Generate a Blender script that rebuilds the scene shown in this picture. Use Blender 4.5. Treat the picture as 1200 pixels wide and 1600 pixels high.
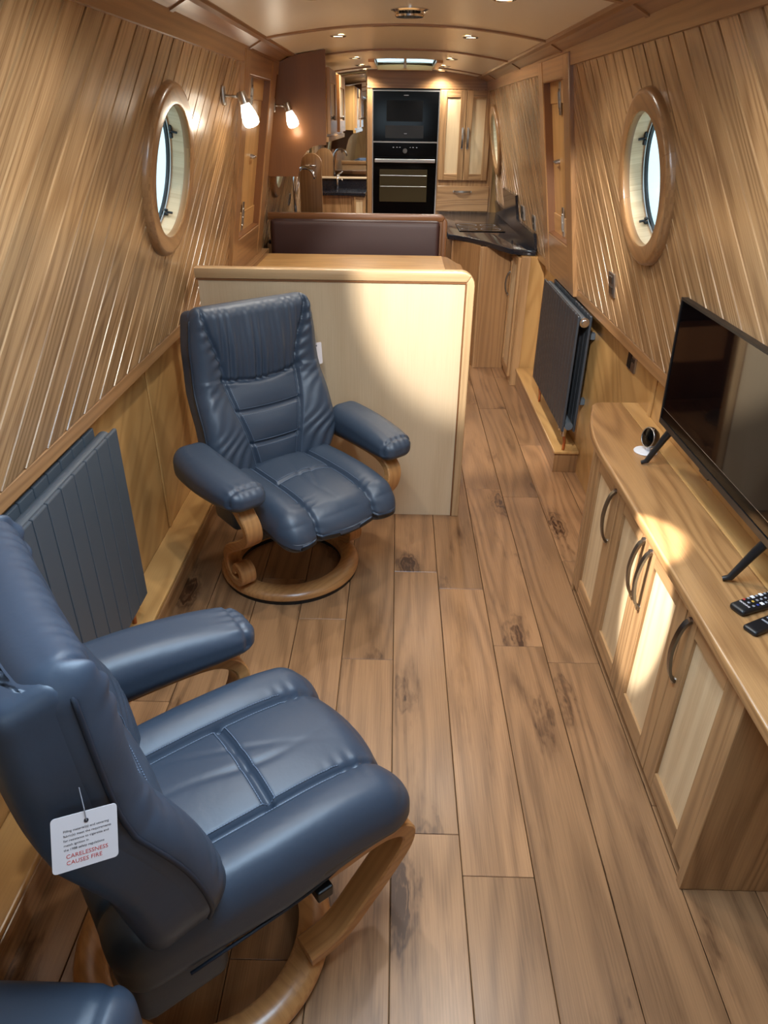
import bpy, bmesh, math, random
from mathutils import Vector, Matrix
PI = math.pi
scene = bpy.context.scene
COL = scene.collection
for o in list(bpy.data.objects):
    bpy.data.objects.remove(o)

# ------------------------------------------------------------------ camera
cam_d = bpy.data.cameras.new('camera')
cam = bpy.data.objects.new('camera', cam_d)
COL.objects.link(cam)
F_PX, VPX, VPY, ROLL = 1090.0, 624.5, 185.5, 0.02
yv = Vector(((VPX-600)/F_PX, (800-VPY)/F_PX, 1.0)).normalized()
uv_ = Vector((math.sin(ROLL), math.cos(ROLL), 0.0))
uv_ = (uv_ - uv_.dot(yv)*yv).normalized()
xv = Vector(yv.cross(uv_))
if xv.x < 0:
    xv = -xv
rm = Matrix(((xv[0], xv[1], -xv[2]), (yv[0], yv[1], -yv[2]), (uv_[0], uv_[1], -uv_[2])))
cam.matrix_world = Matrix.Translation((0, 0, 1.60)) @ rm.to_4x4()
cam_d.sensor_fit = 'VERTICAL'
cam_d.sensor_height = 32.0
cam_d.lens = F_PX/1600*32.0
cam_d.clip_start = 0.02
scene.camera = cam
scene.render.resolution_x, scene.render.resolution_y = 1200, 1600

# ------------------------------------------------------------------ world, light, exposure
SKY_STRENGTH = 2.0
w = bpy.data.worlds.new('sky')
scene.world = w
w.use_nodes = True
nt = w.node_tree
nt.nodes.clear()
wo = nt.nodes.new('ShaderNodeOutputWorld')
bg = nt.nodes.new('ShaderNodeBackground')
tc = nt.nodes.new('ShaderNodeTexCoord')
sp = nt.nodes.new('ShaderNodeSeparateXYZ')
rp = nt.nodes.new('ShaderNodeValToRGB')
mr = nt.nodes.new('ShaderNodeMapRange')
mr.inputs[1].default_value, mr.inputs[2].default_value = -0.25, 0.35
nt.links.new(tc.outputs['Generated'], sp.inputs[0])
nt.links.new(sp.outputs[2], mr.inputs[0])
nt.links.new(mr.outputs[0], rp.inputs[0])
rp.color_ramp.elements[0].color = (0.42, 0.60, 0.66, 1)
rp.color_ramp.elements[1].color = (0.66, 0.86, 1.0, 1)
nt.links.new(rp.outputs[0], bg.inputs[0])
bg.inputs[1].default_value = SKY_STRENGTH
nt.links.new(bg.outputs[0], wo.inputs[0])

DOWN_W = 5.2       # each ceiling downlight, wide pool
BEAM_W = 260.0      # the two added, unseen eyeball spots with narrow beams
DAY_W = 3.0        # daylight through the open bow doors behind the camera
HATCH_W = 27.0     # daylight lamp in the added, unseen roof hatch
vs = scene.view_settings
vs.view_transform = 'Standard'
vs.look = 'None'
vs.gamma = 1.0
vs.use_curve_mapping = False
vs.exposure = 0.22
WARM = (1.0, 0.95, 0.86)

def lamp(name, kind, loc, target, power, color, size=0.03, angle=None, blend=0.4, parent=None):
    d = bpy.data.lights.new(name, kind)
    d.energy = power
    d.color = color
    if kind == 'AREA':
        d.shape = 'RECTANGLE'
        d.size, d.size_y = size
    else:
        d.shadow_soft_size = size
    if kind == 'SPOT':
        d.spot_size = angle
        d.spot_blend = blend
    o = bpy.data.objects.new(name, d)
    COL.objects.link(o)
    o.location = loc
    o.rotation_euler = (Vector(target)-Vector(loc)).to_track_quat('-Z', 'Y').to_euler()
    return o
# overcast daylight entering by the open bow doors (behind the camera)
lamp('daylight_bow_doors', 'AREA', (0.0, -1.26, 1.58), (-0.1, 2.4, 0.6), DAY_W, (0.70, 0.85, 1.0), (0.9, 0.4))
# area lamp acting as daylight down an unseen, added roof hatch
lamp('daylight_added_hatch', 'AREA', (0.04, 0.89, 2.06), (0.04, 0.95, 0.0), HATCH_W, (0.58, 0.78, 1.0), (0.60, 0.78))

# ------------------------------------------------------------------ helpers
random.seed(5)
ORG = {}
def srgb(r, g, b):
    f = lambda c: (c/255/12.92) if c/255 <= 0.04045 else ((c/255+0.055)/1.055)**2.4
    return (f(r), f(g), f(b), 1.0)

def empty(name, loc=(0, 0, 0), rz=0.0):
    o = bpy.data.objects.new(name, None)
    o.empty_display_size = 0.05
    COL.objects.link(o)
    o.location = loc
    o.rotation_euler = (0, 0, rz)
    ORG[o.name] = Vector(loc)
    return o

def tag(o, label=None, cat=None, group=None, kind=None):
    if label: o['label'] = label
    if cat: o['category'] = cat
    if group: o['group'] = group
    if kind: o['kind'] = kind
    return o

def wood_uv(bm, grain):
    g = Vector(grain).normalized()
    lay = bm.loops.layers.uv.get('UVMap') or bm.loops.layers.uv.new('UVMap')
    ou, ov = random.uniform(0, 60), random.uniform(0, 60)
    a = g.orthogonal().normalized()
    if abs(a.z) < 0.9 and abs(g.z) < 0.7:
        a = Vector((0, 0, 1)) - g*g.z
        a.normalize()
    b = g.cross(a)
    for f in bm.faces:
        n = f.normal
        if abs(n.dot(g)) > 0.75:
            for l in f.loops:
                p = l.vert.co
                l[lay].uv = (p.dot(a)*0.25+ou, p.dot(b)+ov)
        else:
            t = n.cross(g)
            t = t.normalized() if t.length > 1e-6 else a
            # keep the cross axis continuous
            if abs(t.dot(a)) > abs(t.dot(b)):
                t = t if t.dot(a) > 0 else -t
            else:
                t = t if t.dot(b) > 0 else -t
            for l in f.loops:
                p = l.vert.co
                l[lay].uv = (p.dot(g)+ou, p.dot(t)+ov)

def obj(name, bm, mat, parent=None, grain=(0, 1, 0), smooth=False, local=False, angle=None):
    """links bm as ONE mesh object; vertices are in world space unless local"""
    bm.normal_update()
    wood_uv(bm, grain)
    me = bpy.data.meshes.new(name)
    if parent is not None and not local:
        off = ORG[parent.name]
        if off.length > 0:
            bmesh.ops.translate(bm, verts=bm.verts, vec=-off)
    bm.to_mesh(me)
    bm.free()
    me.materials.append(mat)
    if smooth or angle:
        for p in me.polygons:
            p.use_smooth = True
    o = bpy.data.objects.new(name, me)
    COL.objects.link(o)
    if angle:
        try:
            me.set_sharp_from_angle(angle=math.radians(angle))
        except Exception:
            pass
    if parent is not None:
        o.parent = parent
        ORG[o.name] = ORG[parent.name]
    else:
        ORG[o.name] = Vector((0, 0, 0))
    return o

def box(x0, x1, y0, y1, z0, z1, bev=0.0, bm=None, seg=2):
    bm = bm or bmesh.new()
    r = bmesh.ops.create_cube(bm, size=1.0)
    vs_ = r['verts']
    for v in vs_:
        v.co = Vector(((x0+x1)/2+v.co.x*(x1-x0), (y0+y1)/2+v.co.y*(y1-y0), (z0+z1)/2+v.co.z*(z1-z0)))
    if bev > 0:
        es = list({e for v in vs_ for e in v.link_edges})
        bmesh.ops.bevel(bm, geom=es, offset=bev, segments=seg, affect='EDGES', profile=0.5)
    return bm

def prism(pts, z0, z1, bm=None, bev=0.0, seg=2, axis='z'):
    """extrude a polygon (list of 2-D points) along an axis"""
    bm = bm or bmesh.new()
    def P(p, h):
        if axis == 'z': return (p[0], p[1], h)
        if axis == 'y': return (p[0], h, p[1])
        return (h, p[0], p[1])
    lo = [bm.verts.new(P(p, z0)) for p in pts]
    hi = [bm.verts.new(P(p, z1)) for p in pts]
    fs = [bm.faces.new(lo[::-1]), bm.faces.new(hi)]
    n = len(pts)
    for i in range(n):
        fs.append(bm.faces.new((lo[i], lo[(i+1) % n], hi[(i+1) % n], hi[i])))
    bmesh.ops.recalc_face_normals(bm, faces=fs)
    if bev > 0:
        es = [e for e in {e for f in fs[:2] for e in f.edges}]
        bmesh.ops.bevel(bm, geom=es, offset=bev, segments=seg, affect='EDGES', profile=0.5)
    return bm

def tube(path, r, n=10, bm=None, cap=True, closed=False):
    """round tube along points; r a number or one per point"""
    bm = bm or bmesh.new()
    P = [Vector(p) for p in path]
    R = r if isinstance(r, (list, tuple)) else [r]*len(P)
    rings = []
    prev = None
    m = len(P)
    for i, p in enumerate(P):
        if closed:
            t = P[(i+1) % m]-P[(i-1) % m]
        else:
            t = P[min(i+1, m-1)]-P[max(i-1, 0)]
        t.normalize()
        if prev is None:
            a = t.orthogonal().normalized()
        else:
            a = prev - t*prev.dot(t)
            a = a.normalized() if a.length > 1e-6 else t.orthogonal().normalized()
        prev = a
        b = t.cross(a)
        rings.append([bm.verts.new(p+(a*math.cos(2*PI*k/n)+b*math.sin(2*PI*k/n))*R[i]) for k in range(n)])
    rng = range(m) if closed else range(m-1)
    for i in rng:
        A, B = rings[i], rings[(i+1) % m]
        for k in range(n):
            bm.faces.new((A[k], A[(k+1) % n], B[(k+1) % n], B[k]))
    if cap and not closed:
        bm.faces.new(rings[0][::-1])
        bm.faces.new(rings[-1])
    bmesh.ops.recalc_face_normals(bm, faces=bm.faces)
    return bm

def lathe(profile, c=(0, 0, 0), axis=(0, 0, 1), n=48, bm=None, closed=False, cap=False, span=None):
    """profile of (radius, height) spun about an axis through c"""
    bm = bm or bmesh.new()
    q = Vector((0, 0, 1)).rotation_difference(Vector(axis).normalized())
    rings = []
    a0, da = (0.0, 2*PI/n) if span is None else (span[0], (span[1]-span[0])/(n-1))
    for r, h in profile:
        rings.append([bm.verts.new(Vector(c)+q @ Vector((r*math.cos(a0+da*k), r*math.sin(a0+da*k), h))) for k in range(n)])
    m = len(rings)
    for i in range(m if closed else m-1):
        A, B = rings[i], rings[(i+1) % m]
        for k in range(n if span is None else n-1):
            bm.faces.new((A[k], A[(k+1) % n], B[(k+1) % n], B[k]))
    if span is not None and closed:
        bm.faces.new([r_[0] for r_ in rings])
        bm.faces.new([r_[-1] for r_ in rings][::-1])
    if cap:
        bm.faces.new(rings[0][::-1])
        bm.faces.new(rings[-1])
    bmesh.ops.recalc_face_normals(bm, faces=bm.faces)
    return bm

def cushion(half, seg, r, fn=None, bm=None):
    """rounded box with a fine grid, every point pushed through fn(p, n)"""
    bm = bm or bmesh.new()
    H = Vector(half)
    inner = Vector((max(H.x-r, 1e-4), max(H.y-r, 1e-4), max(H.z-r, 1e-4)))
    cache = {}
    def vert(i, j, k):
        key = (i, j, k)
        if key in cache:
            return cache[key]
        p = Vector(((2*i/seg[0]-1)*H.x, (2*j/seg[1]-1)*H.y, (2*k/seg[2]-1)*H.z))
        q = Vector([max(-inner[a], min(inner[a], p[a])) for a in range(3)])
        d = p-q
        n = d.normalized() if d.length > 1e-9 else Vector((0, 0, 1))
        pt = q+n*r
        if fn:
            pt = fn(pt, n)
        v = bm.verts.new(pt)
        cache[key] = v
        return v
    sx, sy, sz = seg
    for i in range(sx):
        for j in range(sy):
            bm.faces.new((vert(i, j, 0), vert(i, j+1, 0), vert(i+1, j+1, 0), vert(i+1, j, 0)))
            bm.faces.new((vert(i, j, sz), vert(i+1, j, sz), vert(i+1, j+1, sz), vert(i, j+1, sz)))
    for i in range(sx):
        for k in range(sz):
            bm.faces.new((vert(i, 0, k), vert(i+1, 0, k), vert(i+1, 0, k+1), vert(i, 0, k+1)))
            bm.faces.new((vert(i, sy, k), vert(i, sy, k+1), vert(i+1, sy, k+1), vert(i+1, sy, k)))
    for j in range(sy):
        for k in range(sz):
            bm.faces.new((vert(0, j, k), vert(0, j, k+1), vert(0, j+1, k+1), vert(0, j+1, k)))
            bm.faces.new((vert(sx, j, k), vert(sx, j+1, k), vert(sx, j+1, k+1), vert(sx, j, k+1)))
    return bm

def lerp_table(t, tab):
    for (a, va), (b, vb) in zip(tab, tab[1:]):
        if t <= b:
            s = (t-a)/(b-a) if b > a else 0
            s = max(0.0, min(1.0, s))
            s = s*s*(3-2*s)
            return va+(vb-va)*s
    return tab[-1][1]

def arc(cx, cy, r, a0, a1, n):
    return [(cx+r*math.cos(a0+(a1-a0)*i/n), cy+r*math.sin(a0+(a1-a0)*i/n)) for i in range(n+1)]

def copy_tree(o, parent=None):
    c = o.copy()
    COL.objects.link(c)
    if parent is not None:
        c.parent = parent
    ORG[c.name] = ORG[o.name].copy()
    for ch in list(o.children):
        copy_tree(ch, c)
    return c

def text_part(name, body, size, mat, M, parent, extrude=0.0002, align='CENTER'):
    cu = bpy.data.curves.new(name, 'FONT')
    cu.body = body
    cu.size = size
    cu.align_x = align
    cu.extrude = extrude
    cu.resolution_u = 2
    t = bpy.data.objects.new(name, cu)
    COL.objects.link(t)
    bpy.context.view_layer.update()
    me = bpy.data.meshes.new_from_object(t.evaluated_get(bpy.context.evaluated_depsgraph_get()))
    bpy.data.objects.remove(t)
    me.transform(M)
    me.materials.clear()
    me.materials.append(mat)
    o = bpy.data.objects.new(name, me)
    COL.objects.link(o)
    o.parent = parent
    ORG[o.name] = ORG[parent.name]
    return o

# ------------------------------------------------------------------ materials
def new_mat(name):
    m = bpy.data.materials.new(name)
    m.use_nodes = True
    return m, m.node_tree, m.node_tree.nodes['Principled BSDF']

def plain(name, col, rough=0.5, metal=0.0, spec=0.5, coat=0.0, emit=None, estr=0.0, noise=0.0, nscale=60, bump=0.0):
    m, t, b = new_mat(name)
    b.inputs['Base Color'].default_value = col
    b.inputs['Roughness'].default_value = rough
    b.inputs['Metallic'].default_value = metal
    b.inputs['Specular IOR Level'].default_value = spec
    b.inputs['Coat Weight'].default_value = coat
    if emit:
        b.inputs['Emission Color'].default_value = emit
        b.inputs['Emission Strength'].default_value = estr
    tcn = t.nodes.new('ShaderNodeTexCoord')
    nz = t.nodes.new('ShaderNodeTexNoise')
    nz.inputs['Scale'].default_value = nscale
    nz.inputs['Detail'].default_value = 4
    t.links.new(tcn.outputs['Object'], nz.inputs['Vector'])
    if noise > 0:
        mx = t.nodes.new('ShaderNodeMix')
        mx.data_type = 'RGBA'
        mx.inputs[6].default_value = tuple(c*(1-noise) for c in col[:3])+(1,)
        mx.inputs[7].default_value = tuple(min(1, c*(1+noise)) for c in col[:3])+(1,)
        t.links.new(nz.outputs['Fac'], mx.inputs[0])
        t.links.new(mx.outputs[2], b.inputs['Base Color'])
    if bump > 0:
        bp = t.nodes.new('ShaderNodeBump')
        bp.inputs['Strength'].default_value = bump
        bp.inputs['Distance'].default_value = 0.002
        t.links.new(nz.outputs['Fac'], bp.inputs['Height'])
        t.links.new(bp.outputs[0], b.inputs['Normal'])
    return m

def wood(name, light, dark, fu=0.9, fv=9.0, K=0.0, A=5.0, ring=0.55, fine=0.35, rough=0.32, coat=0.15, var=0.10, bump=0.12, knots=0.0, big=0.25, fine_v=260.0):
    """fu/fv: grain noise frequency along / across; A ring count; K straight ring frequency"""
    m, t, b = new_mat(name)
    N, L = t.nodes, t.links
    def math_(op, a, bb=None, c=None):
        n = N.new('ShaderNodeMath')
        n.operation = op
        for i, v in enumerate((a, bb, c)):
            if v is None: continue
            if isinstance(v, (int, float)): n.inputs[i].default_value = v
            else: L.new(v, n.inputs[i])
        return n.outputs[0]
    uvn = N.new('ShaderNodeUVMap')
    uvn.uv_map = 'UVMap'
    s = N.new('ShaderNodeSeparateXYZ')
    L.new(uvn.outputs[0], s.inputs[0])
    u, v = s.outputs[0], s.outputs[1]
    def noise_at(au, av, detail=2.0, rgh=0.5, off=0.0, vsrc=None):
        c = N.new('ShaderNodeCombineXYZ')
        L.new(math_('MULTIPLY_ADD', u, au, off), c.inputs[0])
        L.new(math_('MULTIPLY', vsrc or v, av), c.inputs[1])
        n = N.new('ShaderNodeTexNoise')
        n.inputs['Scale'].default_value = 1.0
        n.inputs['Detail'].default_value = detail
        n.inputs['Roughness'].default_value = rgh
        L.new(c.outputs[0], n.inputs['Vector'])
        return n.outputs['Fac']
    wob = noise_at(3.0, 5.0, 2.0, 0.5, 11.0)
    v2 = math_('MULTIPLY_ADD', math_('SUBTRACT', wob, 0.5), 0.012, v)
    base = noise_at(fu, fv, 1.2, 0.45, 0.0, v2)
    ph = math_('ADD', math_('MULTIPLY', base, A*2*PI), math_('MULTIPLY', v2, K*2*PI))
    rg = math_('MULTIPLY_ADD', math_('SINE', ph), 0.5, 0.5)
    rg = math_('POWER', rg, 1.6)
    fn_ = noise_at(5.0, fine_v, 3.0, 0.6, 3.0)
    bg_ = noise_at(0.55, 3.0, 3.0, 0.5, 7.0)
    fac = math_('ADD', math_('MULTIPLY', rg, ring), math_('MULTIPLY', math_('SUBTRACT', fn_, 0.30), fine*1.6))
    fac = math_('ADD', fac, math_('MULTIPLY', math_('SUBTRACT', bg_, 0.5), big*2))
    if knots > 0:
        c = N.new('ShaderNodeCombineXYZ')
        L.new(math_('MULTIPLY', u, 1.7), c.inputs[0])
        L.new(math_('MULTIPLY', v2, 4.6), c.inputs[1])
        vo = N.new('ShaderNodeTexVoronoi')
        vo.inputs['Scale'].default_value = 1.0
        L.new(c.outputs[0], vo.inputs['Vector'])
        dd = math_('ADD', vo.outputs['Distance'], math_('MULTIPLY', math_('SUBTRACT', noise_at(14, 40, 3), 0.5), 0.30))
        kn = math_('SUBTRACT', 1.0, math_('SMOOTH_MIN', math_('MULTIPLY', dd, 3.4), 1.0, 0.25))
        kn = math_('MAXIMUM', kn, 0.0)
        rings = math_('MULTIPLY_ADD', math_('SINE', math_('MULTIPLY', dd, 70.0)), 0.5, 0.5)
        kk = math_('MULTIPLY', kn, math_('MULTIPLY_ADD', rings, 0.8, 0.5))
        blot = noise_at(2.2, 12.0, 4.0, 0.65, 21.0)
        blot = math_('MAXIMUM', math_('MULTIPLY', math_('SUBTRACT', blot, 0.56), 5.0), 0.0)
        fac = math_('ADD', fac, math_('MULTIPLY', kk, knots))
        fac = math_('ADD', fac, math_('MULTIPLY', math_('MINIMUM', blot, 1.0), knots*0.5))
    ramp = N.new('ShaderNodeValToRGB')
    ramp.color_ramp.elements[0].position = 0.05
    ramp.color_ramp.elements[1].position = 1.0
    ramp.color_ramp.elements[0].color = light
    ramp.color_ramp.elements[1].color = dark
    L.new(fac, ramp.inputs[0])
    oi = N.new('ShaderNodeObjectInfo')
    hs = N.new('ShaderNodeHueSaturation')
    L.new(math_('MULTIPLY_ADD', oi.outputs['Random'], 2*var, 1.0-var), hs.inputs['Value'])
    L.new(ramp.outputs[0], hs.inputs['Color'])
    L.new(hs.outputs[0], b.inputs['Base Color'])
    b.inputs['Roughness'].default_value = rough
    b.inputs['Coat Weight'].default_value = coat
    b.inputs['Coat Roughness'].default_value = 0.22
    if bump > 0:
        bp = N.new('ShaderNodeBump')
        bp.inputs['Strength'].default_value = bump
        bp.inputs['Distance'].default_value = 0.001
        L.new(fac, bp.inputs['Height'])
        L.new(bp.outputs[0], b.inputs['Normal'])
    return m

M = {}
M['board'] = wood('ash_board', srgb(190, 152, 108), srgb(106, 72, 42), fu=0.6, fv=6.5, A=12, K=12, ring=0.38, fine=0.7, rough=0.27, coat=0.3, var=0.17, big=0.2)
M['trim'] = wood('oak_trim', srgb(168, 126, 84), srgb(112, 78, 48), fu=0.6, fv=14, A=3.0, K=30, ring=0.32, fine=0.42, rough=0.28, coat=0.3, var=0.06, big=0.2)
M['post'] = wood('pale_oak_edge', srgb(202, 168, 126), srgb(158, 122, 82), fu=0.7, fv=10, A=4, K=16, ring=0.3, fine=0.45, rough=0.34, coat=0.15, var=0.03, big=0.2)
M['veneer'] = wood('oak_veneer', srgb(200, 156, 98), srgb(152, 108, 58), fu=1.3, fv=5.5, A=7.0, K=4, ring=0.36, fine=0.3, rough=0.3, coat=0.25, var=0.05, big=0.25)
M['maple'] = wood('maple_panel', srgb(218, 194, 160), srgb(190, 160, 122), fu=0.9, fv=7, A=2.0, K=2, ring=0.22, fine=0.45, rough=0.34, coat=0.15, var=0.03, big=0.3)
M['cabinet'] = wood('oak_cabinet', srgb(184, 144, 100), srgb(112, 76, 44), fu=0.7, fv=8, A=8.0, K=16, ring=0.42, fine=0.5, rough=0.34, coat=0.15, var=0.10, big=0.22)
M['door_panel'] = wood('oak_door_panel', srgb(228, 202, 162), srgb(176, 138, 94), fu=0.6, fv=8, A=6, K=8, ring=0.28, fine=0.4, rough=0.36, coat=0.1, var=0.05, big=0.2)
M['top'] = wood('oak_top', srgb(180, 136, 88), srgb(112, 74, 42), fu=0.9, fv=6.0, A=11.0, K=4, ring=0.40, fine=0.5, rough=0.36, coat=0.25, var=0.04, big=0.25, bump=0.3)
M['cherry'] = wood('dark_oak_panel', srgb(126, 82, 46), srgb(94, 58, 32), fu=0.5, fv=9, A=1.4, K=4, ring=0.25, fine=0.4, rough=0.42, coat=0.08, var=0.03, big=0.3)
M['floor'] = wood('floor_plank', srgb(166, 124, 86), srgb(70, 43, 26), fu=0.7, fv=6.5, A=7, K=9, ring=0.28, fine=0.46, rough=0.33, coat=0.06, var=0.16, knots=0.9, big=0.34, bump=0.10)
M['bent'] = wood('bent_beech', srgb(188, 136, 84), srgb(146, 96, 54), fu=0.8, fv=20, A=2.0, K=50, ring=0.3, fine=0.4, rough=0.3, coat=0.25, var=0.03)
M['leather'] = plain('blue_leather', srgb(54, 66, 82), 0.44, spec=0.55, noise=0.06, nscale=9, bump=0.0)
# fine leather grain plus soft creases
t = M['leather'].node_tree
b = t.nodes['Principled BSDF']
tcn = t.nodes.new('ShaderNodeTexCoord')
n1 = t.nodes.new('ShaderNodeTexNoise')
n1.inputs['Scale'].default_value = 26
n1.inputs['Detail'].default_value = 3
n2 = t.nodes.new('ShaderNodeTexVoronoi')
n2.inputs['Scale'].default_value = 900
ad = t.nodes.new('ShaderNodeMath')
ad.operation = 'MULTIPLY_ADD'
ad.inputs[1].default_value = 0.03
for n_ in (n1, n2):
    t.links.new(tcn.outputs['Object'], n_.inputs['Vector'])
t.links.new(n2.outputs['Distance'], ad.inputs[0])
t.links.new(n1.outputs['Fac'], ad.inputs[2])
bp = t.nodes.new('ShaderNodeBump')
bp.inputs['Strength'].default_value = 0.16
bp.inputs['Distance'].default_value = 0.006
t.links.new(ad.outputs[0], bp.inputs['Height'])
t.links.new(bp.outputs[0], b.inputs['Normal'])
M['piping'] = plain('navy_piping', srgb(30, 40, 54), 0.5)
M['thread'] = plain('pale_blue_thread', srgb(96, 112, 134), 0.6)
M['maroon'] = plain('maroon_leather', srgb(50, 23, 19), 0.5, noise=0.1, nscale=14, bump=0.15)
M['anthracite'] = plain('anthracite_metal', srgb(72, 80, 88), 0.42, spec=0.5)
M['graphite'] = plain('graphite_metal', srgb(46, 50, 56), 0.36, spec=0.5)
M['darkgrey'] = plain('dark_cavity_metal', srgb(24, 25, 27), 0.6)
M['chrome'] = plain('chrome', (0.75, 0.75, 0.76, 1), 0.14, 1.0)
M['brushed'] = plain('brushed_nickel', (0.50, 0.48, 0.46, 1), 0.32, 1.0)
M['pewter'] = plain('pewter_handle', (0.20, 0.185, 0.17, 1), 0.30, 1.0)
M['brass'] = plain('brass', (0.62, 0.44, 0.22, 1), 0.32, 1.0)
M['copper'] = plain('copper', (0.60, 0.24, 0.12, 1), 0.35, 1.0)
M['black'] = plain('black_plastic', srgb(20, 21, 24), 0.38)
M['screen'] = plain('black_screen_glass', srgb(6, 6, 8), 0.04, spec=0.9)
M['gloss'] = plain('black_gloss_glass', srgb(5, 5, 6), 0.10, spec=0.14)
M['ovenwin'] = plain('smoked_oven_window', srgb(62, 54, 38), 0.14, spec=0.2)
M['dim_window'] = plain('dim_microwave_window', srgb(16, 16, 17), 0.3, spec=0.12)
M['white'] = plain('white_plastic', srgb(232, 232, 236), 0.35)
M['card'] = plain('white_card', srgb(226, 220, 222), 0.6)
M['ink'] = plain('dark_ink', srgb(52, 48, 56), 0.7)
M['red'] = plain('red_ink', srgb(190, 60, 56), 0.7)
M['ceiling'] = plain('cream_ceiling_lining', srgb(238, 230, 216), 0.30, noise=0.02, nscale=5)
M['granite'] = plain('black_granite', srgb(34, 34, 40), 0.10, spec=0.6, noise=0.5, nscale=240)
M['hull'] = plain('outer_lining', srgb(120, 90, 60), 0.8)
M['grey_btn'] = plain('grey_button', srgb(150, 152, 160), 0.5)
M['blue_btn'] = plain('blue_button', srgb(40, 60, 150), 0.5)
M['yellow_btn'] = plain('yellow_button', srgb(210, 170, 60), 0.5)
M['lamp_on'] = plain('glowing_frosted_glass', (0.95, 0.9, 0.8, 1), 0.4, emit=(1.0, 0.90, 0.72, 1), estr=4.0)
M['led_on'] = plain('glowing_led', (1, 0.95, 0.85, 1), 0.4, emit=(1.0, 0.80, 0.45, 1), estr=9.0)
m, t, b = new_mat('window_glass')
for n_ in list(t.nodes):
    if n_.type == 'BSDF_PRINCIPLED':
        t.nodes.remove(n_)
out = [n_ for n_ in t.nodes if n_.type == 'OUTPUT_MATERIAL'][0]
tr = t.nodes.new('ShaderNodeBsdfTransparent')
tr.inputs[0].default_value = (0.92, 0.97, 0.98, 1)
gl = t.nodes.new('ShaderNodeBsdfGlossy')
gl.inputs['Roughness'].default_value = 0.03
mxs = t.nodes.new('ShaderNodeMixShader')
mxs.inputs[0].default_value = 0.07
t.links.new(tr.outputs[0], mxs.inputs[1])
t.links.new(gl.outputs[0], mxs.inputs[2])
t.links.new(mxs.outputs[0], out.inputs[0])
M['glass'] = m
M['mirror'] = plain('mirror_glass', (0.85, 0.86, 0.85, 1), 0.02, 1.0)

# ------------------------------------------------------------------ geometry of the cabin
XC = 0.02                     # centre line of the boat
Y0, Y1 = -1.30, 6.85          # bow end (behind camera) and galley bulkhead
TAN = 0.166                   # tumblehome of the cabin side
ZR, HR = 0.88, 0.875          # height / half width at the foot of the boards
ZT = 1.817
CS = 1/math.sqrt(1+TAN*TAN)
SLEN = (ZT-ZR)/CS
LOWX = {-1: -0.915, 1: 0.955} # wall below the gunwale
def wall_pt(side, y, s, d=0.0):
    """y along the boat, s up the sloping side, d out of the wall into the room"""
    z = ZR+s*CS
    x = HR-(z-ZR)*TAN
    return Vector((XC+side*(x-d*CS), y, z-d*CS*TAN))
def s_of(z):
    return (z-ZR)/CS

# floor ---------------------------------------------------------------
fl = obj('floor', box(-0.95, 0.98, Y0, 7.0, -0.03, -0.013), M['hull'])
tag(fl, kind='structure')
PW, PX0, PL = 0.1747, 0.0145, 1.19
phase = {-3: 2.28, -2: 2.03, -1: 1.817, 0: 1.158, 1: 1.046, 2: 1.902, 3: 1.821, 4: 2.45}
for k in range(-6, 6):
    x0, x1 = PX0+k*PW, PX0+(k+1)*PW
    x0, x1 = max(x0, -0.94), min(x1, 0.97)
    if x1-x0 < 0.02: continue
    y = phase.get(k, random.uniform(0.5, 1.7))
    while y > Y0: y -= PL
    while y < 6.9:
        a, b2 = max(y, Y0), min(y+PL, 6.9)
        if b2-a > 0.02:
            obj('floor_plank', box(x0+0.0011, x1-0.0011, a+0.0006, b2-0.0006, -0.012, 0.0, 0.0012, seg=1), M['floor'], fl)
        y += PL

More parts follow.
